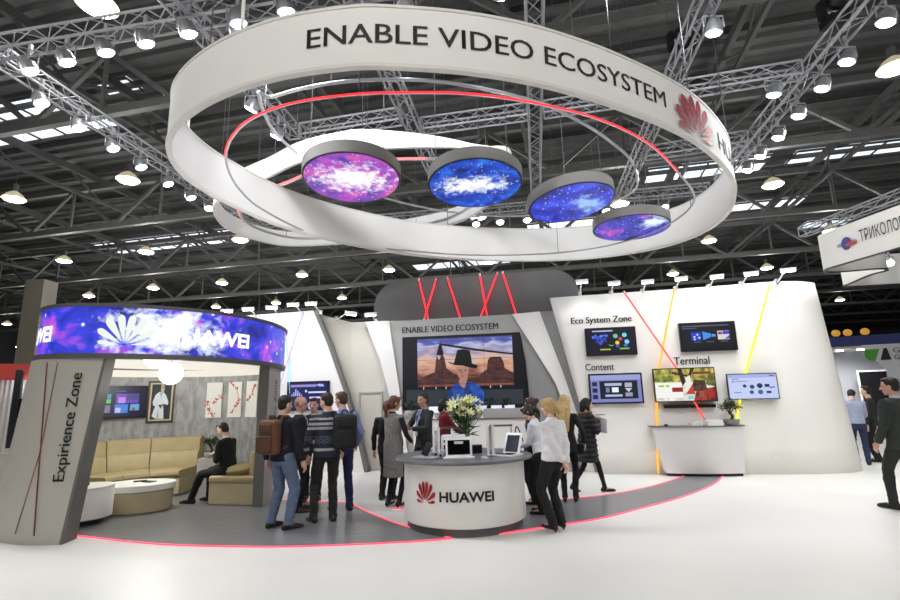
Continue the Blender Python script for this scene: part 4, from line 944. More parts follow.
pl=obj('plinth',MB().box((0,0,.33),(.34,.34,.66)),WALLB,None,None); pl.location=(-4.8,10.25,0); tag(pl,'grey plinth behind the seated man carrying a bonsai','plinth')
bonsai('potted_bonsai','small bonsai tree on a plinth behind the seated man',(-4.8,10.25,.66),.95)
bonsai('potted_bonsai','bonsai tree in a round grey pot at the right end of the white display desk',bp(3.92,11.46,1.013),1.18,(128,128,124))
# papers and box on the front desk
mb=MB(); mb.box((0,0,.05),(.3,.22,.1)); mb.box((0,0,.105),(.31,.23,.012)); o=obj('white_box',mb,WHITE,None,None); o.location=bp(3.55,11.4,1.013); o.rotation_euler=(0,0,R(-6)); tag(o,'small white set-top box on the white display desk beside the bonsai','box')
mb=MB(); mb.box((0,0,.03),(.24,.16,.06)); mb.box((.02,0,.075),(.18,.14,.03)); o=obj('brochure_stack',mb,mat('paper_pale',(214,214,208),.6,var=.1,scale=40),None,None); o.location=bp(3.2,11.4,1.013); o.rotation_euler=(0,0,R(4)); tag(o,'low stack of pale brochures on the white display desk','paper')
gadget('phone','small black device at the left end of the white display desk','device',bp(2.62,11.42,1.013),(.07,.05,.04),0)

# ------------------------------------------------------------------ round counter in the middle
ct=(.14,7.43)
counter=thing('round_counter','round white counter with dark grey top and red emblem standing in the middle','counter',(ct[0],ct[1],0))
mb=MB(); mb.lathe([(.80,0),(.80,.1)],n=72); obj('plinth',mb,DARKG,counter)
mb=MB(); mb.lathe([(.83,.1),(.845,.11),(.845,.86),(.84,.865)],n=72); obj('body',mb,mat('counter_white',(240,238,234),.35,var=.01),counter)
mb=MB(); mb.lathe([(.93,.865),(.965,.872),(.965,.898),(.955,.905)],n=72); obj('top',mb,mat('counter_top_grey',(104,107,110),.3,var=.1,scale=25),counter)
cang=lambda x,r,z: V(r*math.sin(x/r),-r*math.cos(x/r),z)
logo('emblem',LOGOR,counter,lambda x,y: cang(-.56+.18*x,.853,.39+.275*y))
letter('lettering','HUAWEI',BLACKT,counter,lambda u,v: cang(-.345+.71*u,.851,.425+.118*v),1.0,.03)
CT=.906
def ctop(x,y): return at_z(x,y,CT)
GW=mat('glossy_white_plastic',(240,240,240),.2,var=.01); GLASS=mat('black_glass',(10,10,12),.08,var=0); ACR=mat('clear_acrylic',(225,232,235),.05,var=0,trans=.95,ior=1.3)
# white tablet on stand in front
p=V(.07,6.98,CT); o=thing('tablet_display','white framed tablet standing upright on the front of the round counter','tablet',p,R(2))
obj('base',rbox((0,-.02,.012),(.42,.2,.024),.008,2),GW,o,40)
tl=Matrix.Rotation(R(-14),3,'X')
mb=rbox((0,0,.13),(.36,.025,.26),.008,2).moved(lambda q: tl@q+V(0,.0,.02)); obj('body',mb,GW,o,40)
mb=MB(); mb.box((0,-.0145,.12),(.30,.003,.19)); mb.moved(lambda q: tl@q+V(0,.0,.02)); obj('screen',mb,GLASS,o,None)
mb=MB(); mb.box((0,.08,.1),(.12,.012,.2)); mb.moved(lambda q: Matrix.Rotation(R(16),3,'X')@q); obj('support',mb,GW,o,None)
# white router box behind it
p=V(.0,7.35,CT); o=thing('white_device','white box shaped device with dark slots behind the front tablet','device',p,R(-4))
obj('body',rbox((0,0,.14),(.34,.2,.28),.02,2),GW,o,40); mb=MB(); mb.box((0,-.102,.2),(.26,.004,.03)); mb.box((0,-.102,.12),(.26,.004,.06)); obj('slot',mb,GLASS,o,None)
# clamps and posts
def post_stand(p,h_,label,rz=0):
    o=thing('display_post',label,'stand',p,rz)
    obj('base',MB().box((0,0,.008),(.16,.16,.016)),CHROME,o,None)
    mb=MB(); mb.box((-.035,0,h_/2+.016),(.03,.05,h_)); mb.box((.035,0,h_/2+.016),(.03,.05,h_)); obj('post',mb,GW,o,None)
    mb=MB(); mb.box((0,.0,h_*.5),(.04,.03,h_*.86)); obj('spine',mb,CHROME,o,None); return o
post_stand(V(.51,7.16,CT),.42,'twin white display post at the right of the round counter')
post_stand(V(-.25,7.5,CT),.36,'twin white display post left of the lily vase',R(10))
# left cluster: phone on slanted holder, small gadgets
o=thing('phone_display','slanted phone on a clear holder at the left of the round counter','phone',V(-.38,7.05,CT),R(-28))
obj('base',rbox((0,0,.012),(.34,.2,.024),.01,2),mat('grey_plastic',(170,172,174),.3,var=.03),o,40)
tp=Matrix.Rotation(R(24),3,'Y')@Matrix.Rotation(R(-16),3,'X')
mb=rbox((0,0,.11),(.1,.012,.18),.005,2).moved(lambda q: tp@q+V(-.04,0,.02)); obj('body',mb,BLACK,o,40)
mb=MB(); mb.box((.0,.03,.07),(.04,.01,.12)); mb.moved(lambda q: tp@q+V(-.04,.02,.02)); obj('holder',mb,ACR,o,None)
for i,(x,y,d,lb) in enumerate(((-.18,7.02,(.07,.05,.07),'small grey camera on the left of the round counter top'),(-.12,7.12,(.09,.06,.09),'grey cube device on the round counter behind the small camera'),(-.27,7.25,(.12,.08,.06),'flat grey device at the left of the round counter'))):
    o=thing('small_device',lb,'device',(x,y,CT),R(15*i)); obj('body',rbox((0,0,d[2]/2),d,.012,2),mat('grey_plastic'),o,40); mb=MB(); mb.tube([(0,-d[1]/2-.001,d[2]*.55),(0,-d[1]/2-.008,d[2]*.55)],.016,12); obj('lens',mb,GLASS,o)
# loose white cables
mb=MB(); mb.tube(spline([(.36,6.92,CT+.005),(.42,6.88,CT+.006),(.46,6.95,CT+.005),(.40,6.98,CT+.006),(.44,7.03,CT+.005),(.38,7.05,CT+.005)],6),.005,6); o=obj('cable',mb,GW); tag(o,'short white cable looped on the counter top right of the front tablet','cable')
# right tablet stand tilted
o=thing('tablet_stand','white tablet leaning on a white stand at the right of the round counter','tablet',V(.76,7.2,CT),R(-38))
obj('base',rbox((0,-.04,.012),(.34,.3,.024),.01,2),GW,o,40)
tl2=Matrix.Rotation(R(-24),3,'X')
mb=rbox((0,.06,.16),(.26,.02,.32),.008,2).moved(lambda q: tl2@q+V(0,0,.02)); obj('body',mb,GW,o,40)
mb=MB(); mb.box((0,-.09,.03),(.26,.13,.012)); obj('keyboard',mb,GLASS,o,None); mb=MB(); mb.box((0,.048,.16),(.2,.002,.24)); mb.moved(lambda q: tl2@q+V(0,0,.02)); obj('screen',mb,mat('tablet_glass',(60,66,80),.1,var=.1),o,None)
o=thing('small_device','black gadget standing near the middle of the round counter','device',V(.34,7.55,CT)); obj('body',rbox((0,0,.06),(.15,.1,.12),.015,2),BLACK,o,40); obj('face',MB().box((0,-.051,.07),(.1,.002,.06)),GLASS,o,None)
# vase with lilies
vs=thing('lily_vase','glass vase of pale yellow green lilies standing on the round counter','flowers',V(.17,7.72,CT))
mb=MB(); mb.lathe([(.055,0),(.06,.01),(.065,.15),(.085,.34),(.082,.34),(.06,.15),(.052,.015)],n=24,caps=False); obj('vase',mb,mat('vase_glass',(200,215,205),.05,var=0,trans=.9,ior=1.35),vs)
rn=random.Random(11); stems=[]
mb=MB()
for k in range(40):
    a=rn.uniform(0,2*PI); r=rn.uniform(.03,.25); h_=rn.uniform(.56,.80)-.45*r; e=V(r*math.cos(a),r*math.sin(a)*.8,h_); stems.append(e)
    mb.tube(spline([V(rn.uniform(-.03,.03),rn.uniform(-.03,.03),.03),V(e.x*.2,e.y*.2,.32),V(e.x*.7,e.y*.7,h_*.8),e],4),.006,5)
obj('stems',mb,mat('stem_green',(74,104,52),.6,var=.15),vs)
mb=MB()
for k in range(110):
    a=rn.uniform(0,2*PI); z=rn.uniform(.22,.62); r=.05+.28*max(0,(z-.25))*1.2; b=V(r*.5*math.cos(a),r*.5*math.sin(a),z); d=V(math.cos(a),math.sin(a),rn.uniform(-.15,.7)).normalized(); L=rn.uniform(.12,.24); e=d.cross(V(0,0,1)).normalized()*L*.09
    m1=b+d*L*.5+V(0,0,.02); mb.add([b,m1+e,b+d*L,m1-e],[(0,1,2,3)])
obj('leaves',mb,mat('leaf_green',(58,88,44),.6,var=.25,scale=12),vs,None)
LIL=mat('lily_petal',(226,228,176),.6,var=.12,scale=20)
for k,e in enumerate(stems):
    mb=MB(); ax=(e-V(0,0,.25)).normalized()+V(rn.uniform(-.4,.4),-.35+rn.uniform(-.3,.3),rn.uniform(-.2,.3)); ax.normalize(); q=ax.to_track_quat('Z','Y').to_matrix(); rows=[]
    sz=rn.uniform(.075,.105); opn=rn.uniform(.5,1.1) if k%4 else .12
    for pnum in range(6):
        a=2*PI*pnum/6; pr=V(math.cos(a),math.sin(a),0); tn=V(-math.sin(a),math.cos(a),0); R_=[]
        for i in range(5):
            f=i/4; c_=pr*(sz*opn*f**1.6+.006)+V(0,0,sz*(f*1.2-.5*opn*f*f)); wd=sz*.2*math.sin(PI*min(.97,f*.82+.15)); R_.append([e+q@(c_-tn*wd),e+q@(c_+pr*-.004),e+q@(c_+tn*wd)])
        mb.grid(R_)
    obj('flower',mb,LIL,vs,True,fixn=False)
# plants and screens on the bar counter
def potplant(label,p,s):
    o=thing('potted_plant',label,'plant',p,0,'plants on the bar counter'); rn=random.Random(int(abs(p[0])*97))
    obj('pot',MB().rings([((0,0,0),.08*s,.08*s),((0,0,.04*s),.14*s,.14*s),((0,0,.14*s),.16*s,.16*s),((0,0,.2*s),.12*s,.12*s),((0,0,.19*s),.1*s,.1*s)],20),mat('pot_grey',(150,150,146),.5,var=.05),o)
    mb=MB()
    for k in range(120):
        a=rn.uniform(0,2*PI); r=rn.uniform(0,.17)*s; b=V(r*math.cos(a),r*math.sin(a),(.2+rn.uniform(0,.2))*s); d=V(rn.uniform(-1,1),rn.uniform(-1,1),rn.uniform(0,1.2)).normalized(); e=d.cross(V(.2,.4,.9)).normalized(); L=.06*s
        mb.add([b,b+d*L*.5+e*L*.3,b+d*L,b+d*L*.5-e*L*.3],[(0,1,2,3)])
    obj('foliage',mb,mat('plant_dark_green',(50,66,36),.7,var=.3,scale=14),o,None)
    obj('stem',MB().tube([(0,0,.1*s),(0.01,0,.32*s)],.012*s,6),mat('stem_green'),o); return o
for (x,lb,s) in((411,'round grey pot with dark plant on the bar counter behind the man with the lanyard',.95),(491,'round grey pot with a dark plant on the bar counter right of the lilies',1.0),(507,'round grey pot with a dark plant on the bar counter, rightmost',1.0)):
    q=at_t(x,419,11.5); potplant(lb,(q.x,q.y,1.25),s)
for (x,lb) in((434,'small white lit screen on the bar counter beside the man with the lanyard'),(482,'small white lit screen on the bar counter just right of the lilies'),(497,'small white lit screen on the bar counter between the two right plants'),(510,'small white lit screen on the bar counter right of the rightmost plant')):
    q=at_t(x,419,11.38); o=thing('small_screen',lb,'screen',(q.x,q.y,1.25),-PSI)
    obj('foot',MB().box((0,0,.008),(.12,.08,.016)),GW,o,None); obj('neck',MB().box((0,.01,.1),(.03,.02,.18)),GW,o,None)
    t5=Matrix.Rotation(R(-18),3,'X')
    mb=MB().box((0,0,.1),(.24,.015,.15)).moved(lambda q_: t5@q_+V(0,-.02,.1)); obj('body',mb,GW,o,None)
    mb=MB().box((0,-.0085,.1),(.21,.002,.12)).moved(lambda q_: t5@q_+V(0,-.02,.1)); obj('display',mb,glow((215,220,250),1.1),o,None)
# silver tube stands behind the counter top (arches)
for i,(p,w_,h_,lb) in enumerate(((V(.72,7.75,CT),.3,.36,'silver arch holding cards at the right rear of the round counter'),(V(-.05,7.85,CT),.34,.34,'silver arch at the rear of the round counter behind the white device'))):
    o=thing('display_arch',lb,'stand',p); mb=MB(); mb.tube([(-w_/2,0,0),(-w_/2,0,h_),(w_/2,0,h_),(w_/2,0,0)],.012,8); obj('frame',mb,ALU,o)
    obj('top_bar',MB().box((0,0,h_+.012),(w_+.04,.05,.022)),DARKG,o,None)
# ------------------------------------------------------------------ people
SK={'fair':mat('skin_fair',(222,180,158),.5,var=.04,scale=20),'tan':mat('skin_tan',(204,158,134),.5,var=.05,scale=20)}
EYE_M=mat('eye_dark',(40,32,30),.3,var=0); LIP=mat('lip',(168,92,86),.5,var=.03)
def cloth(n_,c,r=.85,v=.12,sc=14,b=.1): return mat('cloth_'+n_,c,r,var=v,scale=sc,bump=b)
def remesh(name,mb,vox,it,mats,parent,assign=None,wr=0,quilt=0):
    me=mb.mesh(name+'_src'); t=bpy.data.objects.new('tmp',me); C.objects.link(t)
    m=t.modifiers.new('r','REMESH'); m.mode='VOXEL'; m.voxel_size=vox; m.use_smooth_shade=True
    if it: q=t.modifiers.new('s','SMOOTH'); q.iterations=it; q.factor=.5
    bpy.context.view_layer.update(); dg=bpy.context.evaluated_depsgraph_get()
    out=bpy.data.meshes.new_from_object(t.evaluated_get(dg)); bpy.data.objects.remove(t); bpy.data.meshes.remove(me)
    if wr or quilt:
        nn=[v.normal.copy() for v in out.vertices]
        for v,n_ in zip(out.vertices,nn):
            q=v.co; h_=mnoise.noise(V(q.x*7+q.y*3,q.y*7-q.x*2,q.z*13+3*q.x))+.5*mnoise.noise(V(q.x*15,q.y*15,q.z*27))
            v.co=q+n_*(wr*h_+quilt*(abs(math.sin(q.z*PI/.085))-.5))
    out.name=name; out.materials.clear()
    for x in (mats if isinstance(mats,(list,tuple)) else [mats]): out.materials.append(x)
    out.polygons.foreach_set('use_smooth',[True]*len(out.polygons))
    if assign:
        for p in out.polygons: p.material_index=assign(p.center)
    o=bpy.data.objects.new(name,out); C.objects.link(o); o.parent=parent; return o
def ik(a,b,l1,l2,pole):
    d=b-a; L=min(d.length,(l1+l2)*.998); d=d.normalized(); b=a+d*L
    x=(l1*l1-l2*l2+L*L)/(2*L); h_=math.sqrt(max(0,l1*l1-x*x)); p=Vector(pole); p=p-d*p.dot(d)
    p=p.normalized() if p.length>1e-6 else V(0,1,0)
    return a+d*x+p*h_,b
def person(label,pos,heading,H=1.75,female=False,skin='fair',hair=('short',(40,30,24)),lean=0,side=0,twist=0,head=(0,0),feet=None,hands=None,top=None,bottom=None,shoes=(24,22,22),sit=None,build=1.0,poles=None,curl=1.0,palmdir=None):
    """heading: degrees clockwise from straight away from the camera. feet / hands: targets in the body's own axes (x right, y forward)."""
    k=H/1.75; f=female
    o=thing('person',label,'person',(pos[0],pos[1],0),-R(heading))
    pel=V(0,0,.915*k) if sit is None else V(0,sit[1] if len(sit)>1 else 0,sit[0])
    sw=(.158 if f else .178)*k*build; hw=.088*k
    Rt=Matrix.Rotation(R(twist),3,'Z')@Matrix.Rotation(R(side),3,'Y')@Matrix.Rotation(R(-lean),3,'X')
    T=lambda x,y,z: pel+Rt@V(x*k,y*k,z*k)
    TV=lambda x,y,z: Rt@V(x,y,z)
    neck=T(0,-.015,.50); hc0=T(0,.012,.695)
    RH=Rt@Matrix.Rotation(R(-head[0]),3,'Z')@Matrix.Rotation(R(-head[1]),3,'X')
    hb=T(0,-.005,.575); hc=hb+RH@V(0,.02*k,.105*k)
    h=lambda x,y,z: hc+RH@V(x*k,y*k,z*k)
    # joints
    sh=[T(-sw/k,-.01,.455),T(sw/k,-.01,.455)]
    hip=[pel+Rt@V(-hw,0,-.01),pel+Rt@V(hw,0,-.01)]
    feet=feet or [(-.1,0,0,8),(.1,0,0,8)]
    hands=hands or [(-.24,.05,.80),(.24,.05,.80)]
    poles=poles or [(-.5,-1,-.2),(.5,-1,-.2)]
    legs=[]
    for i in(0,1):
        fx=feet[i]; lift=fx[2]; toe=R(-fx[3])*(1 if i else -1) ; pitch=fx[4] if len(fx)>4 else 0
        an=V(fx[0]*k,fx[1]*k,.085*k+lift*k)
        kn,an=ik(hip[i],an,.43*k,.425*k,(.12*(1 if i else -1),1,.1)); legs.append((hip[i],kn,an,toe,pitch))
    arms=[]
    for i in(0,1):
        el,wr=ik(sh[i],V(hands[i][0]*k,hands[i][1]*k,hands[i][2]*k),.29*k,.255*k,poles[i]); arms.append((sh[i],el,wr))
    lw=min(1.0,(bottom or {}).get('w',1.0))*.95
    # ---- body, one continuous surface
    b=MB()
    b.rings([(h(0,-.012,-.075),RH@V(.045*k,0,0),RH@V(0,.055*k,0)),(h(0,-.008,-.03),RH@V(.068*k,0,0),RH@V(0,.082*k,0)),(h(0,-.01,.02),RH@V(.076*k,0,0),RH@V(0,.094*k,0)),(h(0,-.012,.07),RH@V(.072*k,0,0),RH@V(0,.09*k,0)),(h(0,-.015,.105),RH@V(.05*k,0,0),RH@V(0,.064*k,0)),(h(0,-.015,.12),RH@V(.015*k,0,0),RH@V(0,.02*k,0))],20)
    b.ball(h(0,.028,-.062),(.05*k,.052*k,.052*k),14,10,RH)
    b.ball(h(0,.06,-.095),(.024*k,.02*k,.018*k),10,8,RH)
    b.limb([h(0,.082,.012),h(0,.102,-.025)],[.010*k,.0165*k],8)
    b.limb([h(-.035,.072,.024),h(.035,.072,.024)],[.012*k,.012*k],8)
    for s in(-1,1):
        b.ball(h(s*.077,-.008,-.012),(.011*k,.02*k,.032*k),8,6,RH); b.ball(h(s*.03,.07,-.03),(.02*k,.018*k,.018*k),8,6,RH)
    b.limb([h(-.016,.086,-.062),h(.016,.086,-.062)],[.009*k,.009*k],8)
    nr=(.046 if f else .056)*k
    b.limb([T(0,-.02,.47),hb,h(0,-.012,-.05)],[nr*1.15,nr,nr],14)
    wst=.118 if f else .135; che=.142 if f else .16; hp_w=.158 if f else .15
    b.rings([(T(0,0,-.08),TV(hp_w*.8*k,0,0),TV(0,.09*k,0)),(T(0,0,0),TV(hp_w*k,0,0),TV(0,.105*k,0)),(T(0,0,.18),TV(wst*k,0,0),TV(0,.085*k,0)),(T(0,.005,.34),TV(che*k,0,0),TV(0,.1*k,0)),(T(0,0,.44),TV(che*.98*k,0,0),TV(0,.085*k,0)),(T(0,-.012,.50),TV(.075*k,0,0),TV(0,.055*k,0))],20)
    for i in(0,1):
        s,e,w_=arms[i]; ar=.85 if f else 1.0
        b.limb([T((-1 if i==0 else 1)*.09,-.01,.45),s,s.lerp(e,.5),e],[.05*k*ar,.05*k*ar,.043*k*ar,.036*k*ar],12); b.limb([e,e.lerp(w_,.3),w_],[.037*k*ar,.038*k*ar,.025*k*ar],12)
        # hand
        fd=(w_-e).normalized(); 
        if palmdir and palmdir[i]: fd=(fd*.5+Vector(palmdir[i]).normalized()).normalized()
        sd=V(1 if i==0 else -1,0,0); thumb=V(.25*(1 if i==0 else -1),1,.15); thumb=(thumb-fd*thumb.dot(fd)).normalized(); nrm=fd.cross(thumb)*(1 if i==0 else -1)
        cl=nrm if nrm.dot(sd)>0 else -nrm       # fingers curl to the body's middle
        hs=k*(.92 if f else 1)
        P0=w_; b.rings([(P0,thumb*.024*hs,cl*.016*hs),(P0+fd*.035*hs,thumb*.038*hs,cl*.016*hs),(P0+fd*.085*hs,thumb*.041*hs,cl*.014*hs),(P0+fd*.095*hs,thumb*.036*hs,cl*.01*hs)],12)
        for j,(off,L) in enumerate(((.03,.068),(.01,.078),(-.01,.072),(-.03,.056))):
            a=P0+fd*.088*hs+thumb*off*hs; c1=a+(fd*.95+cl*.3*curl)*L*.45*hs; c2=c1+(fd*.7+cl*.75*curl)*L*.35*hs; c3=c2+(fd*.35+cl*.95*curl)*L*.25*hs
            b.limb([P0+fd*.06*hs+thumb*off*hs,a,c1,c2,c3],[.009*hs,.009*hs,.0088*hs,.008*hs,.007*hs],8)
        a=P0+fd*.025*hs+thumb*.03*hs; b.limb([a,a+(fd*.55+thumb*.8+cl*.15)*.035*hs,a+(fd*1.1+thumb*.85+cl*.45)*.062*hs],[.0125*hs,.0105*hs,.0085*hs],8)
    for i in(0,1):
        hj,kn,an,toe,pt=legs[i]
        q_=lw*k; b.limb([hj,hj.lerp(kn,.5),kn],[.075*q_,.065*q_,.05*q_],12); b.limb([kn,kn.lerp(an,.3),an],[.05*q_,.05*q_,.034*q_],12)
        fd=V(math.sin(-toe),math.cos(toe),0); b.limb([an+V(0,0,-.02*k)-fd*.02*k,an+V(0,0,-.045*k)+fd*.12*k*math.cos(R(pt))+V(0,0,-.12*k*math.sin(R(pt)))],[.035*k,.025*k],10)
    inv=RH.transposed()
    def assign(c):
        q=inv@(c-hc)/k
        if abs(q.x)<.05 and q.y>.06:
            if .0<q.z<.016 and .02<abs(q.x)<.046: return 1
            if -.070<q.z<-.055 and abs(q.x)<.024 and q.y>.08: return 2
        return 0
    remesh('body',b,.0085,2,[SK[skin],EYE_M,LIP],o,assign)
    # ---- clothing
    bt=bottom or dict(c=cloth('black_trousers',(26,26,30)))
    if bt.get('kind','trousers')!='none':
        b=MB(); tw=bt.get('w',1.0)
        b.rings([(pel+Rt@V(0,0,-.12*k),TV(.12*k,0,0),TV(0,.1*k,0)),(T(0,-.005,-.04),TV(hp_w*1.05*k,0,0),TV(0,.117*k,0)),(T(0,0,.06),TV(hp_w*1.0*k,0,0),TV(0,.108*k,0)),(T(0,0,.1),TV(hp_w*.94*k,0,0),TV(0,.1*k,0))],20)
        for i in(0,1):
            hj,kn,an,toe,pt=legs[i]; cuff=an+(an-kn).normalized()*.035*k
            b.limb([hj+V(0,0,-.0),hj.lerp(kn,.5),kn],[.095*k*tw,.084*k*tw,.067*k*tw],14); b.limb([kn,kn.lerp(an,.35),kn.lerp(an,.8)],[.067*k*tw,.066*k*tw,.056*k*tw*bt.get('flare',1)],14)
            b.tube([kn.lerp(an,.78),cuff],[.056*k*tw*bt.get('flare',1),.058*k*tw*bt.get('flare',1)],14)
        remesh('trousers',b,.0125,3,bt['c'],o,None,.009 if bt.get('w',1)>.8 else .003)
    for i in(0,1):
        b=MB(); hj,kn,an,toe,pt=legs[i]; fd=V(math.sin(-toe),math.cos(toe),0); z0=feet[i][2]*k
        cp,sp=math.cos(R(pt)),math.sin(R(pt)); hl=an+V(0,0,-.05*k)-fd*.045*k; tp=hl+fd*.225*k*cp+V(0,0,-.225*k*sp)
        m_=hl.lerp(tp,.6)
        b.limb([hl,m_+V(0,0,-.004*k),tp+V(0,0,-.014*k)],[.041*k*(.85 if f else 1),.045*k*(.8 if f else 1),.03*k*(.8 if f else 1)],12); b.limb([hl,an+V(0,0,.01*k)],[.042*k*(.85 if f else 1),.044*k*(.85 if f else 1)],12)
        for v_ in b.v: v_.z=max(v_.z,(z0 if pt==0 else 0)+.004)
        if f and z0>.015 and pt==0: b.limb([hl+V(0,0,-.01),V(hl.x,hl.y,.012)],[.018*k,.012*k],8)
        remesh('shoe',b,.0105,2,mat('shoe_%d_%d'%shoes[:2],shoes,.4,var=.1,scale=20),o)
    tp=top or dict(c=cloth('black_jacket',(24,24,28)))
    hem=tp.get('hem',-.1); g=tp.get('g',1.0); hr=tp.get('hemr',1.0)
    b=MB(); rs=[]
    hipx,hipy=(.172 if f else .168)*g,.13*g
    if hem<-.12:
        n_=max(1,int((-.06-hem)/.12))
        for j in range(n_+1):
            z=hem+(-.06-hem)*j/n_; q=(hem-z)/(hem+.06) if hem!=-.06 else 0; fx=hr+(1-hr)*j/n_
            rs.append((pel+V(0,0,z*k),V(hipx*fx*k,0,0),V(0,hipy*fx*k,0)))
    else: rs.append((T(0,-.003,hem),TV(hipx*hr*k,0,0),TV(0,hipy*k,0)))
    rs+=[(T(0,0,.02),TV(hipx*k,0,0),TV(0,hipy*.96*k,0)),(T(0,0,.18),TV((wst+.022)*g*k,0,0),TV(0,.112*g*k,0)),(T(0,.006,.33),TV((che+.022)*g*k,0,0),TV(0,.124*g*k,0)),(T(0,0,.43),TV((che+.015)*g*k,0,0),TV(0,.108*g*k,0)),(T(0,-.012,.492),TV(.1*g*k,0,0),TV(0,.075*g*k,0)),(T(0,-.017,.525),TV(.063*k,0,0),TV(0,.06*k,0))]
    b.rings(rs,24)
    sl=tp.get('sleeve',1.0)
    for i in(0,1):
        s,e,w_=arms[i]; ag=g*(.86 if f else 1)*tp.get('ag',1.0)
        if sl>0 and not tp.get('vest'):
            b.limb([T((-1 if i==0 else 1)*.085,-.01,.45),s,s.lerp(e,.5),e],[.06*k*ag,.066*k*ag,.058*k*ag,.05*k*ag],14)
            if sl>=1: b.limb([e,e.lerp(w_,.4)],[.05*k*ag,.047*k*ag],14); b.tube([e.lerp(w_,.35),e.lerp(w_,.98)],[.048*k*ag,.041*k*ag],14)
            else: b.limb([e,e.lerp(w_,.35)],[.05*k*ag,.046*k*ag],14)
        else: b.limb([T((-1 if i==0 else 1)*.085,-.01,.45),s],[.06*k*ag,.06*k*ag],14)
    if tp.get('collar'): b.tube([T(0,-.02,.50),T(0,-.017,.538)],[.074*k,.066*k],16)
    remesh(tp.get('name','jacket'),b,.0125,3,tp['c'],o,tp.get('assign') and (lambda c: tp['assign']((Rt.transposed()@(c-pel))/k)),.008,tp.get('quilt',0))
    if tp.get('vest'):
        b=MB()
        for i in(0,1):
            s,e,w_=arms[i]; ag=.86 if f else 1
            b.limb([T((-1 if i==0 else 1)*.1,-.01,.44),s,s.lerp(e,.5),e],[.05*k*ag,.055*k*ag,.052*k*ag,.046*k*ag],14); b.limb([e,e.lerp(w_,.4)],[.046*k*ag,.044*k*ag],14); b.tube([e.lerp(w_,.35),e.lerp(w_,.98)],[.045*k*ag,.038*k*ag],14)
        b.tube([T(0,-.018,.505),T(0,-.015,.545)],[.066*k,.058*k],16)
        remesh('sleeves',b,.0115,3,tp['vest'],o)
    # shirt front, collar, tie
    if tp.get('shirt'):
        mb=MB(); mb.rings([(T(0,-.016,.515),TV(.064*k,0,0),TV(0,.062*k,0)),(T(0,-.012,.56),TV(.058*k,0,0),TV(0,.058*k,0))],18,caps=False)
        yb=lambda z: .131*g if z<.4 else .1
        q=[T(-.03,.118*g,.46),T(.03,.118*g,.46),T(.018,.131*g,.22),T(-.018,.131*g,.22)]
        mb.prism([T(-.05,.06,.52),T(.05,.06,.52),T(.04,.112*g,.43),T(.014,.136*g,.25),T(-.014,.136*g,.25),T(-.04,.112*g,.43)],TV(0,.012*k,0)); so_=obj('shirt',mb,cloth('shirt_%d'%tp['shirt'][0],tp['shirt'],.7,.03),o)
        if tp.get('tie'):
            mb=MB(); mb.prism([T(-.014,.088,.505),T(.014,.088,.505),T(.02,.135*g,.38),T(.012,.152*g,.25),T(-.012,.152*g,.25),T(-.02,.135*g,.38)],TV(0,.008*k,0)); obj('tie',mb,cloth('tie',tp['tie']),so_)
    if tp.get('lanyard'):
        mb=MB()
        for s in(-1,1): mb.tube([T(s*.055,-.0,.53),T(s*.065,.09,.44),T(s*.03,.15*g,.3),T(0,.155*g,.2)],.007*k,6)
        mb.box(T(0,.16*g,.13),(.07*k,.006,.1*k),Rt); obj('lanyard',mb,cloth('lanyard_white',(225,228,232),.7,.03),o)
    # ---- hair
    hk,hcol=hair[0],hair[1]; hm=mat('hair_%d_%d'%hcol[:2],hcol,.55,var=.35,scale=30,stretch=(3,3,.6))
    b=MB()
    if hk=='bald':
        b.rings([(h(0,-.03,-.03),RH@V(.076*k,0,0),RH@V(0,.072*k,0)),(h(0,-.035,.0),RH@V(.08*k,0,0),RH@V(0,.074*k,0)),(h(0,-.04,.035),RH@V(.076*k,0,0),RH@V(0,.068*k,0))],20)
        remesh('hair',b,.008,1,hm,o)
    else:
        if hk=='short':
            b.ball(h(0,-.022,.04),(.083*k,.092*k,.09*k),18,12,RH); b.ball(h(0,-.045,-.01),(.074*k,.066*k,.075*k),14,10,RH); b.ball(h(0,.03,.088),(.062*k,.055*k,.034*k),14,8,RH)
        else:
            b.ball(h(0,-.022,.032),(.084*k,.095*k,.095*k),18,12,RH); b.ball(h(0,-.04,-.02),(.082*k,.075*k,.09*k),14,10,RH)
            for s in(-1,1): b.limb([h(s*.05,.05,.085),h(s*.078,.03,.03),h(s*.08,.005,-.04)],[.025*k,.02*k,.016*k],10)
            if hk=='pony':
                L=hair[2]; b.ball(h(0,-.115,.01),(.03*k,.03*k,.03*k),10,8); b.limb([h(0,-.11,.01),h(0,-.15,-.05),h(0,-.14,-.05-L*.5),h(0,-.125,-.05-L)],[.025*k,.036*k,.036*k,.016*k],12)
            if hk=='long':
                L=hair[2]
                for x,r_ in((-.06,.04),(-.02,.046),(.02,.046),(.06,.04)): b.limb([h(x,-.06,0),h(x*1.15,-.095,-.1),h(x*1.3,-.115,-.1-L*.5),h(x*1.2+rnd.uniform(-.01,.01),-.115,-.1-L)],[r_*k,r_*1.05*k,r_*k,r_*.55*k],12)
                for s in(-1,1): b.limb([h(s*.07,-.0,.02),h(s*.085,-.03,-.1),h(s*.09,-.06,-.1-L*.4)],[.025*k,.03*k,.02*k],10)
            if hk=='bun': b.ball(h(0,-.12,.045),(.045*k,.045*k,.045*k),12,8)
            if hk=='bob':
                for s in(-1,1): b.limb([h(s*.065,-.0,.03),h(s*.082,.0,-.05),h(s*.075,.01,-.11)],[.03*k,.034*k,.02*k],10)
                b.limb([h(0,-.08,0),h(0,-.085,-.11)],[.07*k,.06*k],14)
        remesh('hair',b,.0095,2,hm,o,None,.006)
    info=dict(o=o,T=T,k=k,arms=arms,Rt=Rt,pel=pel,h=h,legs=legs,heading=heading)
    return info
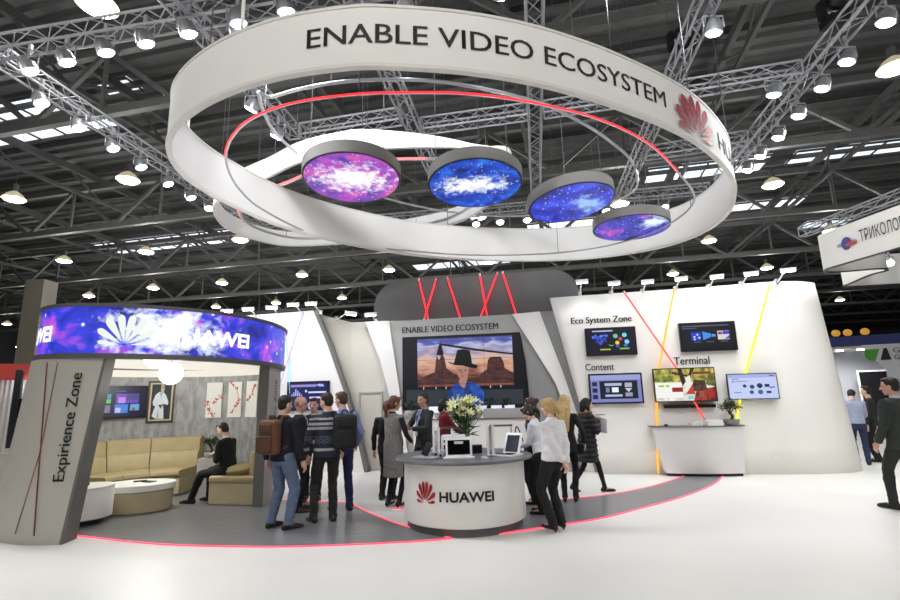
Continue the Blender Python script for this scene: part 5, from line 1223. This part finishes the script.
def in_world(i,p):
    """point in the body's axes -> hall axes"""
    return Matrix.Rotation(-R(i['heading']),3,'Z')@Vector(p)+Vector(i['o'].location)
def backpack(i,label,c,c2,s=1.0,dx=0):
    T=i['T']; p=in_world(i,T(dx,-.13,.06)); o=thing('backpack',label,'bag',p,-R(i['heading'])); k=i['k']*s; Q=i['Rt']
    bm_=cloth('bag_%d_%d'%c[:2],c,.6,.12,8); b2=cloth('bag_%d_%d'%c2[:2],c2,.6,.12,8)
    m=rbox((0,-.075*k,.19*k),(.29*k,.15*k,.42*k),.06*k,4).moved(lambda q: Q@q); obj('body',m,bm_,o,50)
    m=rbox((0,-.165*k,.11*k),(.23*k,.06*k,.2*k),.028*k,3).moved(lambda q: Q@q); pk=obj('pocket',m,b2,o,50)
    m=rbox((0,-.155*k,.3*k),(.2*k,.03*k,.1*k),.014*k,3).moved(lambda q: Q@q); obj('flap',m,b2,o,50)
    for sx in(-1,1):
        mb=MB(); mb.tube([Q@V(sx*.09*k,-.01,.36*k),Q@V(sx*.105*k,.03,.43*k),Q@V(sx*.12*k,.12,.40*k+.04),Q@V(sx*.125*k,.29,.32*k),Q@V(sx*.15*k,.25,.15*k),Q@V(sx*.15*k,.02,.05*k)],.016*k,8); obj('strap',mb,b2,o)
    mb=MB(); mb.tube([Q@V(-.04*k,-.06*k,.4*k),Q@V(-.03*k,-.06*k,.45*k),Q@V(.03*k,-.06*k,.45*k),Q@V(.04*k,-.06*k,.4*k)],.009*k,6); obj('handle',mb,b2,o)
    mb=MB(); mb.tube([Q@V(-.11*k,-.197*k,.17*k),Q@V(-.03*k,-.203*k,.2*k),Q@V(.09*k,-.198*k,.2*k)],.005*k,5); obj('zip',mb,BLACK,pk); return o
DEN=cloth('blue_denim',(98,116,144),.85,.16,10); DEND=cloth('dark_denim',(44,54,84),.85,.15,10); CHAR=cloth('charcoal',(44,44,46)); BLK=cloth('black',(22,22,25)); SUIT=cloth('dark_suit',(34,35,40)); SUITG=cloth('grey_green_suit',(50,54,52))
NAVY=cloth('navy_jacket',(24,28,40))
# men at the left
p1=person('man in navy jacket and blue jeans with a brown backpack, seen from behind',(-2.41,7.3),26,1.83,hair=('short',(24,20,18)),head=(8,4),feet=[(-.15,.0,0,-4),(.15,.0,0,26)],hands=[(-.27,.0,.86),(.30,.10,.80)],top=dict(c=NAVY,hem=-.06,g=1.04,collar=1),bottom=dict(c=DEN,w=1.1),shoes=(46,38,32))
backpack(p1,'brown backpack on the back of the man in blue jeans',(104,68,46),(86,54,36),1.06,-.03)
person('bald man in a black suit looking right, beside the man with the brown backpack',(-2.5,8.35),62,1.82,skin='tan',hair=('bald',(120,110,100)),head=(18,4),feet=[(-.1,.05,0,5),(.12,-.04,0,12)],hands=[(-.2,.26,1.0),(.25,.08,.82)],top=dict(c=cloth('black_suit',(26,26,28)),hem=-.13,shirt=(215,215,215),collar=0),bottom=dict(c=BLK),shoes=(70,48,36))
person('dark haired man in a dark suit and pale shirt half hidden behind the bald man',(-2.52,9.3),165,1.8,hair=('short',(64,46,36)),head=(20,6),top=dict(c=SUIT,hem=-.13,shirt=(205,208,216)),bottom=dict(c=SUIT))
def stripes(q):
    z=q.z
    if .30<z<.335 or .36<z<.40 or .43<z<.46 or .02<z<.06: return 1
    if .12<z<.22: return 2 if int((z*60)+q.x*30)%2 else 0
    return 0
p4=person('man in striped knitted sweater and dark trousers with a black backpack, looking left',(-1.86,7.62),-24,1.86,hair=('short',(44,34,28)),head=(-38,8),feet=[(-.15,.05,0,14),(.1,-.0,0,2)],hands=[(-.30,.10,.84),(.25,.12,.9)],top=dict(c=[cloth('sweater_dark',(44,50,64),.95,.25,40,.3),cloth('sweater_stripe',(172,174,176),.95,.15,40,.3),cloth('sweater_fleck',(96,102,116),.95,.3,60,.3)],assign=stripes,name='sweater',hem=-.07,g=1.05,collar=1),bottom=dict(c=cloth('grey_black_trousers',(40,40,40))),shoes=(26,24,22))
backpack(p4,'black backpack hanging from the right shoulder of the man in striped sweater',(30,30,31),(24,24,25),1.1,.2)
person('man in light blue shirt and navy trousers looking left, behind the striped sweater',(-1.79,8.3),-24,1.88,hair=('short',(72,54,42)),head=(-40,6),feet=[(-.1,.03,0,8),(.13,.0,0,2)],hands=[(-.2,.25,.98),(.27,.16,.92)],top=dict(c=cloth('blue_shirt',(122,134,186),.8,.08),name='shirt',hem=-.02,g=1.02,collar=1),bottom=dict(c=cloth('navy_trousers',(34,42,78))),shoes=(24,24,30))
# pair behind the counter
person('dark clothed man whose head is hidden behind the woman in the grey vest',(-1.17,9.1),20,1.72,hair=('short',(50,38,30)),head=(30,10),hands=[(-.27,.02,.84),(.2,.2,.9)],top=dict(c=BLK,hem=-.1,g=1.02),bottom=dict(c=BLK))
person('woman in long grey vest with black sleeves and a red brown ponytail, seen from behind',(-.99,8.5),28,1.8,True,hair=('pony',(100,66,44),.18),head=(32,8),feet=[(-.09,.0,.02,5),(.1,.02,.02,8)],hands=[(-.2,.22,.95),(.22,.2,.98)],top=dict(c=cloth('grey_wool',(124,124,122),.95,.15,30,.2),name='vest',vest=cloth('black_knit',(22,22,24)),hem=-.46,g=.98,hemr=1.02),bottom=dict(c=BLK,w=.74),shoes=(22,20,20))
sel=person('man in dark suit with white lanyard, hands clasped, facing left behind the counter',(-.53,9.4),-128,1.84,skin='tan',hair=('short',(62,50,42)),head=(0,4),hands=[(-.06,.28,1.12),(.05,.30,1.14)],poles=[(-1,-.3,-.5),(1,-.3,-.5)],top=dict(c=cloth('grey_suit',(44,47,50)),hem=-.12,g=1.05,shirt=(170,176,210),tie=(70,80,130),lanyard=1),bottom=dict(c=BLK))
person('dark haired woman in a dark red dress behind the lilies',(-.16,9.85),75,1.75,True,hair=('bob',(26,20,20)),head=(10,6),hands=[(.0,.40,.98),(.2,.36,.92)],top=dict(c=cloth('dark_red',(112,22,34)),name='dress',sleeve=.5,hem=-.34,hemr=1.0),bottom=dict(c=BLK,w=.74))
# group at the right of the counter
person('dark haired woman in white blouse bent over the counter, black trousers',(1.31,7.82),-62,1.64,True,hair=('pony',(30,24,24),.12),lean=12,head=(-14,24),feet=[(-.1,.0,.0,5),(.1,.06,.0,8)],hands=[(-.06,.38,1.0),(.16,.36,1.0)],top=dict(c=cloth('white_blouse',(216,216,224),.8,.05,10),name='blouse',hem=-.05,g=1.0,collar=1),bottom=dict(c=BLK,w=.98),shoes=(20,20,20))
person('blonde woman in white blouse with hands behind her back, black flared trousers',(1.30,6.82),-32,1.71,True,hair=('pony',(186,152,104),.06),head=(-28,8),feet=[(-.08,.0,.03,6),(.1,.03,.03,6)],hands=[(.02,-.16,.88),(.07,-.17,.86)],poles=[(-1,-.5,0),(1,-.5,0)],top=dict(c=cloth('white_shirt',(226,224,228),.8,.05,10),name='blouse',hem=-.03,g=1.06,collar=1,ag=1.1),bottom=dict(c=cloth('black_trousers',(26,26,30)),w=1.0,flare=1.15),shoes=(24,22,24))
person('brown haired person in dark clothes half hidden behind the two white blouses',(1.32,8.5),-60,1.72,True,hair=('bun',(64,46,36)),head=(-10,8),top=dict(c=cloth('dark_top',(40,38,40)),name='sweater',hem=-.05),bottom=dict(c=BLK))
person('woman with very long blonde hair in black clothes, seen from behind',(1.86,8.55),18,1.74,True,hair=('long',(190,160,112),.36),head=(14,4),feet=[(-.08,.0,.02,5),(.09,.03,.02,5)],hands=[(-.2,.2,.95),(.29,.06,.92)],top=dict(c=BLK,hem=-.12,g=.98),bottom=dict(c=BLK,w=.84),shoes=(20,20,20))
wk=person('woman walking right in a long black quilted coat with fur collar, holding papers',(2.42,9.4),82,1.68,True,hair=('bob',(22,18,18)),head=(12,4),lean=3,feet=[(-.06,-.30,.05,4,30),(.07,.25,.0,4)],hands=[(-.08,.22,1.24),(.1,.18,1.33)],top=dict(c=cloth('quilted_black',(20,20,22),.6,.2,12,.4),name='coat',hem=-.38,g=1.3,hemr=1.08,ag=1.25,quilt=.016),bottom=dict(c=BLK,w=.74),shoes=(18,18,18))
T=wk['T']; mb=MB(); rn=random.Random(4)
for k_ in range(26):
    a=2*PI*k_/26; mb.ball(T(.1*math.cos(a),.09*math.sin(a)-.02,.51+.015*math.sin(a)),(.045,.045,.036),8,6)
obj('fur_collar',mb,cloth('brown_fur',(96,78,60),.95,.35,60,.5),wk['o'])
# papers and phone of the walking woman
w_=in_world(wk,wk['arms'][1][2]); fw=(Matrix.Rotation(-R(82),3,'Z')@V(0,1,0))
o=thing('paper','folded white paper held by the walking woman in the black coat','paper',w_+fw*.1+V(0,0,-.12),-R(60)); obj('sheet',MB().prism([V(-.1,0,-.13),V(.09,.01,-.15),V(.11,.01,.1),V(-.06,0,.14)],V(0,.006,0)),mat('paper_white',(226,226,230),.7,var=.06,scale=10),o,None)
o=thing('mobile_phone','dark phone held up by the walking woman in the black coat','phone',w_+fw*.09+V(0,0,.06),-R(82)); obj('body',rbox((0,0,0),(.07,.14,.012),.004,2),BLACK,o,40); obj('screen',MB().box((0,0,.0065),(.06,.12,.001)),GLASS,o,None)
# black shoulder bag of the blouse woman
b0=V(1.02,8.0,.56); o=thing('shoulder_bag','black handbag hanging beside the counter at the bent woman in white blouse','bag',b0,R(30)); obj('body',rbox((0,0,.13),(.26,.1,.24),.04,3),BLK,o,50); obj('strap',MB().tube(spline([(-.1,0,.24),(-.07,.02,.5),(.0,.06,.68),(.07,.02,.5),(.1,0,.24)],5),.009,6),BLK,o)
b0=V(2.08,8.62,.84); o=thing('clutch_bag','small black bag held by the woman with very long blonde hair','bag',b0,R(-20)); obj('body',rbox((0,0,-.02),(.16,.05,.16),.02,3),BLK,o,50); obj('strap',MB().tube(spline([(-.05,0,.05),(0,0,.12),(.05,0,.05)],4),.006,6),BLK,o)
# seated man in the lounge
person('dark haired man in a black suit seated on the lounge seat, looking at his phone',(-4.0,9.22),-80,1.8,hair=('short',(32,26,24)),sit=(.57,-.02),lean=10,head=(-2,16),feet=[(-.13,.56,.0,4),(.12,.40,.0,10)],hands=[(-.05,.22,.80),(.06,.24,.79)],poles=[(-1,-.8,-.8),(1,-.8,-.8)],top=dict(c=cloth('black_suit',(26,26,28)),hem=-.07,g=1.03,shirt=(225,225,228),tie=(40,40,60)),bottom=dict(c=BLK),shoes=(18,18,18))
o=thing('mobile_phone','dark phone in the hands of the seated man in the lounge','phone',(-4.37,9.3,.87),R(70)); obj('body',rbox((0,0,0),(.07,.14,.01),.004,2),BLACK,o,40); obj('screen',MB().box((0,0,.0055),(.06,.12,.001)),GLASS,o,None)
# right edge
person('man in grey green suit at the right edge of the picture, seen from behind',(6.4,7.42),-14,1.88,skin='tan',hair=('short',(34,26,22)),head=(-26,4),feet=[(-.12,.16,0,4),(.12,-.05,0,6)],hands=[(-.26,.12,.86),(.27,.1,.84)],top=dict(c=SUITG,hem=-.14,g=1.16,shirt=(200,200,205)),bottom=dict(c=cloth('grey_green_trousers',(40,44,43))),shoes=(22,20,20),build=1.1)
person('man in pale blue shirt and jeans with bowed head behind the right white wall',(9.22,11.8),30,1.74,hair=('short',(26,20,20)),head=(20,30),lean=8,hands=[(-.1,.36,1.02),(.12,.36,1.0)],top=dict(c=cloth('pale_shirt',(160,168,192),.8,.08),name='shirt',hem=-.02,g=1.04,collar=1),bottom=dict(c=DEND))
person('dark haired woman in dark clothes among the visitors far right',(9.65,12.9),-150,1.66,True,hair=('bob',(58,42,36)),head=(10,10),top=dict(c=cloth('dark_top',(40,38,40)),name='sweater',hem=-.05),bottom=dict(c=BLK))
person('dark haired man in dark jacket standing far right beside the woman in dark clothes',(9.9,12.2),-40,1.78,hair=('short',(40,30,26)),top=dict(c=CHAR,hem=-.1),bottom=dict(c=BLK))
person('dark haired person in bright blue jacket at the left edge of the picture',(-8.2,8.9),100,1.68,hair=('short',(30,24,22)),head=(0,20),top=dict(c=cloth('bright_blue',(36,76,170)),hem=-.08,g=1.06),bottom=dict(c=BLK))
# ------------------------------------------------------------------ neighbouring stands
# black screen edge-on on the lounge panel
p=at_y(10,447,8.2); o=thing('wall_television','black television seen edge-on at the left side of the lounge panel','television',p,R(128))
obj('housing',rbox((0,0,.6),(.72,.08,1.2),.015,2),BLACK,o,40); obj('bracket',MB().box((0,-.2,.6),(.3,.34,.3)),BLACK,o,None); obj('display',MB().box((0,.042,.6),(.66,.004,1.13)),glow((22,30,60),.7),o,None)
# red topped stand at far left
rs=thing('exhibition_booth','white corrugated booth with red fascia and two small lamps at the far left','booth',(-15.5,15.0,0),R(38))
mb=MB(); g=[]
for z in(0,2.62): g.append([V(-4+.06*i,-.02 if i%2 else .02,z) for i in range(134)])
mb.grid(g); obj('wall',mb,mat('pale_corrugated',(190,186,182),.6,var=.04),rs,None); obj('fascia',MB().box((0,-.1,2.85),(8.1,.3,.5)),mat('fascia_red',(178,54,40),.5,var=.05),rs,None)
for x in(2.3,3.2): mb=MB(); mb.ball((x,-.32,2.5),.1,10,8); obj('lamp',mb,FLOODW,rs)
obj('side_wall',MB().box((-4.05,2,1.55),(.1,4,3.1)),WALLB,rs,None)
# right: banner ribbon with Cyrillic lettering
TB=[(12.9,11.3),(12.55,13.1),(12.25,15.0),(12.2,15.75),(12.55,16.15),(13.2,16.05),(13.75,15.85),(14.2,15.85),(14.45,16.15),(14.4,16.7),(14.75,18.0),(14.9,18.5),(15.4,18.6),(16.6,18.35),(18.5,18.0)]
tp=[(p.x,p.y) for p in spline([(x,y,0) for x,y in TB],8)]
bn=thing('hanging_banner','winding white hanging banner with black Cyrillic lettering and a round blue and red mark','banner',(12.4,15,0))
tq=[(x-12.4,y-15) for x,y in tp]; ZBN=5.5
obj('band',MB().band(tq,ZBN,ZBN+1.15,.06,closed=False),FABW,bn,50)
mb=MB(); mb.band(tq,ZBN-.03,ZBN,.09,closed=False); obj('frame_rail',mb,BLACK,bn,50)
def ban(dist,z,off=-.06):
    acc=0
    for a,b in zip(tp,tp[1:]):
        a_,b_=V(a[0],a[1],0),V(b[0],b[1],0); L=(b_-a_).length
        if acc+L>=dist:
            d=(b_-a_).normalized(); n=V(-d.y,d.x,0)
            return a_.lerp(b_,(dist-acc)/L)+n*-off-V(12.4,15,0)+V(0,0,z)
        acc+=L
    return V(tp[-1][0]-12.4,tp[-1][1]-15,z)
def bdist(x,y):
    r=ray(x,y); best=None; acc=0
    for a,b in zip(tp,tp[1:40]):
        k=a[1]/r.y; d=abs(r.x*k-a[0])
        if best is None or d<best[0]: best=(d,acc)
        acc+=math.hypot(b[0]-a[0],b[1]-a[1])
    return best[1]
d0_,d1_=bdist(858,240),bdist(905,220)
letter('lettering','ТРИКОЛОР',BLACKT,bn,lambda u,v: ban(d0_+(d1_-d0_)*u,5.98+.36*v))
dm=bdist(847,247)
for nm,c,sc,dx,dz in(('mark_ring',(150,150,155),(.34,.08),0,0),('mark_ball',(36,56,140),(.17,.2),0,0),('mark_stripe',(190,50,50),(.2,.07),-.16,-.05)):
    mb=MB(); off={'mark_ring':-.05,'mark_ball':-.055,'mark_stripe':-.062}[nm]; P=[ban(dm+dx+sc[0]*math.cos(2*PI*i/24),6.07+dz+sc[1]*math.sin(2*PI*i/24),off) for i in range(24)]; mb.face(P); obj(nm,mb,mat('mark_%d'%c[0],c,.5,var=.05),bn,None,fixn=False)
a_,b_=V(12.1,16.4,6.95),V(13.2,9.5,6.95); truss(a_,b_,'silver truss along the top of the white Cyrillic banner')
for q in(a_.lerp(b_,.2),a_.lerp(b_,.7)): obj('cable',MB().tube([q-V(12.4,15,0),V(q.x-12.4,q.y-15,12.1)],.01,5),CABLE,bn)
for (x,y),lb in(((893,245),'white floodlight hanging behind the Cyrillic banner, upper one'),((890,262),'white floodlight hanging behind the Cyrillic banner, lower one')):
    q=at_y(x,y,17.2); flood(q,lb,q+V(-1.2,-1.2,-1.2),True)
# right: stand with blue fascia and green logo
GP=at_y(861,347,28.5); GR=-25
gs=thing('exhibition_booth','grey booth with dark blue fascia and a green and black mark at the right','booth',(GP.x,GP.y,0),R(GR))
SW=mat('pale_grey_booth',(188,190,196),.6,var=.03)
obj('fascia',MB().box((2.5,0,4.35),(10.4,.3,.55)),mat('fascia_blue',(34,44,96),.5,var=.05),gs,None)
obj('ceiling_panel',MB().box((2.5,2.0,4.0),(10.4,4,.12)),mat('booth_ceiling',(190,184,176),.6,var=.03),gs,None)
obj('back_wall',MB().box((2.5,3.9,2.0),(10.4,.12,4.0)),SW,gs,None)
mb=MB(); mb.prism([V(0,-.16,4.07),V(8,-.16,4.07),V(8,-.16,0),V(3.4,-.16,0),V(2.3,-.16,1.2),V(1.0,-.16,2.5)],V(0,.12,0)); obj('front_panel',mb,SW,gs,None)
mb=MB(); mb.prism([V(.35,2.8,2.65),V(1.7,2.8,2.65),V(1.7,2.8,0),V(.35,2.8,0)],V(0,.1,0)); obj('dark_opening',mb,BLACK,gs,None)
mb=MB(); mb.prism([V(.25,2.72,2.75),V(1.75,2.72,2.75),V(1.75,2.72,2.65),V(.35,2.72,2.65),V(.35,2.72,0),V(.25,2.72,0)],V(0,.06,0)); obj('door_frame',mb,WHITE,gs,None)
MX=-.62
mb=MB(); P=[V(MX+1.36,-.17,3.82),V(MX+.70,-.17,3.82)]+[V(MX+1.0+.32*math.cos(R(a)),-.17,3.52+.34*math.sin(R(a))) for a in range(170,301,15)]; mb.prism(P,V(0,-.02,0)); obj('mark_green',mb,mat('mark_green',(64,140,46),.5,var=.05),gs,None)
mb=MB(); mb.prism([V(MX+1.34,-.17,3.2),V(MX+1.82,-.17,3.2),V(MX+1.7,-.17,3.84),V(MX+1.56,-.17,3.84)],V(0,-.02,0)); obj('mark_black',mb,BLACKT,gs,None)
letter('lettering','GS',BLACKT,gs,lambda u,v: V(MX+1.95+.55*u,-.18,3.58+.26*v)); letter('lettering','GROUP',BLACKT,gs,lambda u,v: V(MX+1.95+1.3*u,-.18,3.2+.26*v))
mb=MB(); P=[V(2.35+.42*math.cos(2*PI*i/24),-.17,2.3+.22*math.sin(2*PI*i/24)) for i in range(24)]; mb.prism(P,V(0,-.01,0)); obj('mark_oval',mb,WHITE,gs,None)
mb=MB(); mb.prism([V(2.0,-.185,2.3),V(2.35,-.185,2.46),V(2.7,-.185,2.3),V(2.35,-.185,2.14)],V(0,-.01,0)); obj('mark_diamond',mb,mat('mark_navy',(50,60,110),.5,var=.05),gs,None)
for x in(-.75,.25): mb=MB(); mb.rings([((x,1.2,3.93),.16,.1),((x,1.2,3.88),.2,.14)],16); obj('downlight',mb,FLOODW,gs); spot(gs,V(x,1.2,3.8),(0,.3,-1),260,140,.8,size=.2)
# yellow lamps on top of the blue fascia
Q=Matrix.Rotation(R(GR),3,'Z')
for i,x in enumerate((-1.75,-1.05,-.5,.3)):
    q=Q@V(x,0,4.625)+V(GP.x,GP.y,0); o=thing('round_lamp','warm yellow lantern on top of the dark blue fascia, %s from the left'%ORD[i],'lamp',q,0,'yellow lanterns on the blue fascia'); mb=MB(); mb.ball((0,0,.22),(.22,.22,.2),14,10); obj('shade',mb,glow((206,150,52),.75),o); obj('base',MB().lathe([(.08,0),(.08,.06)],n=12),BLACK,o)
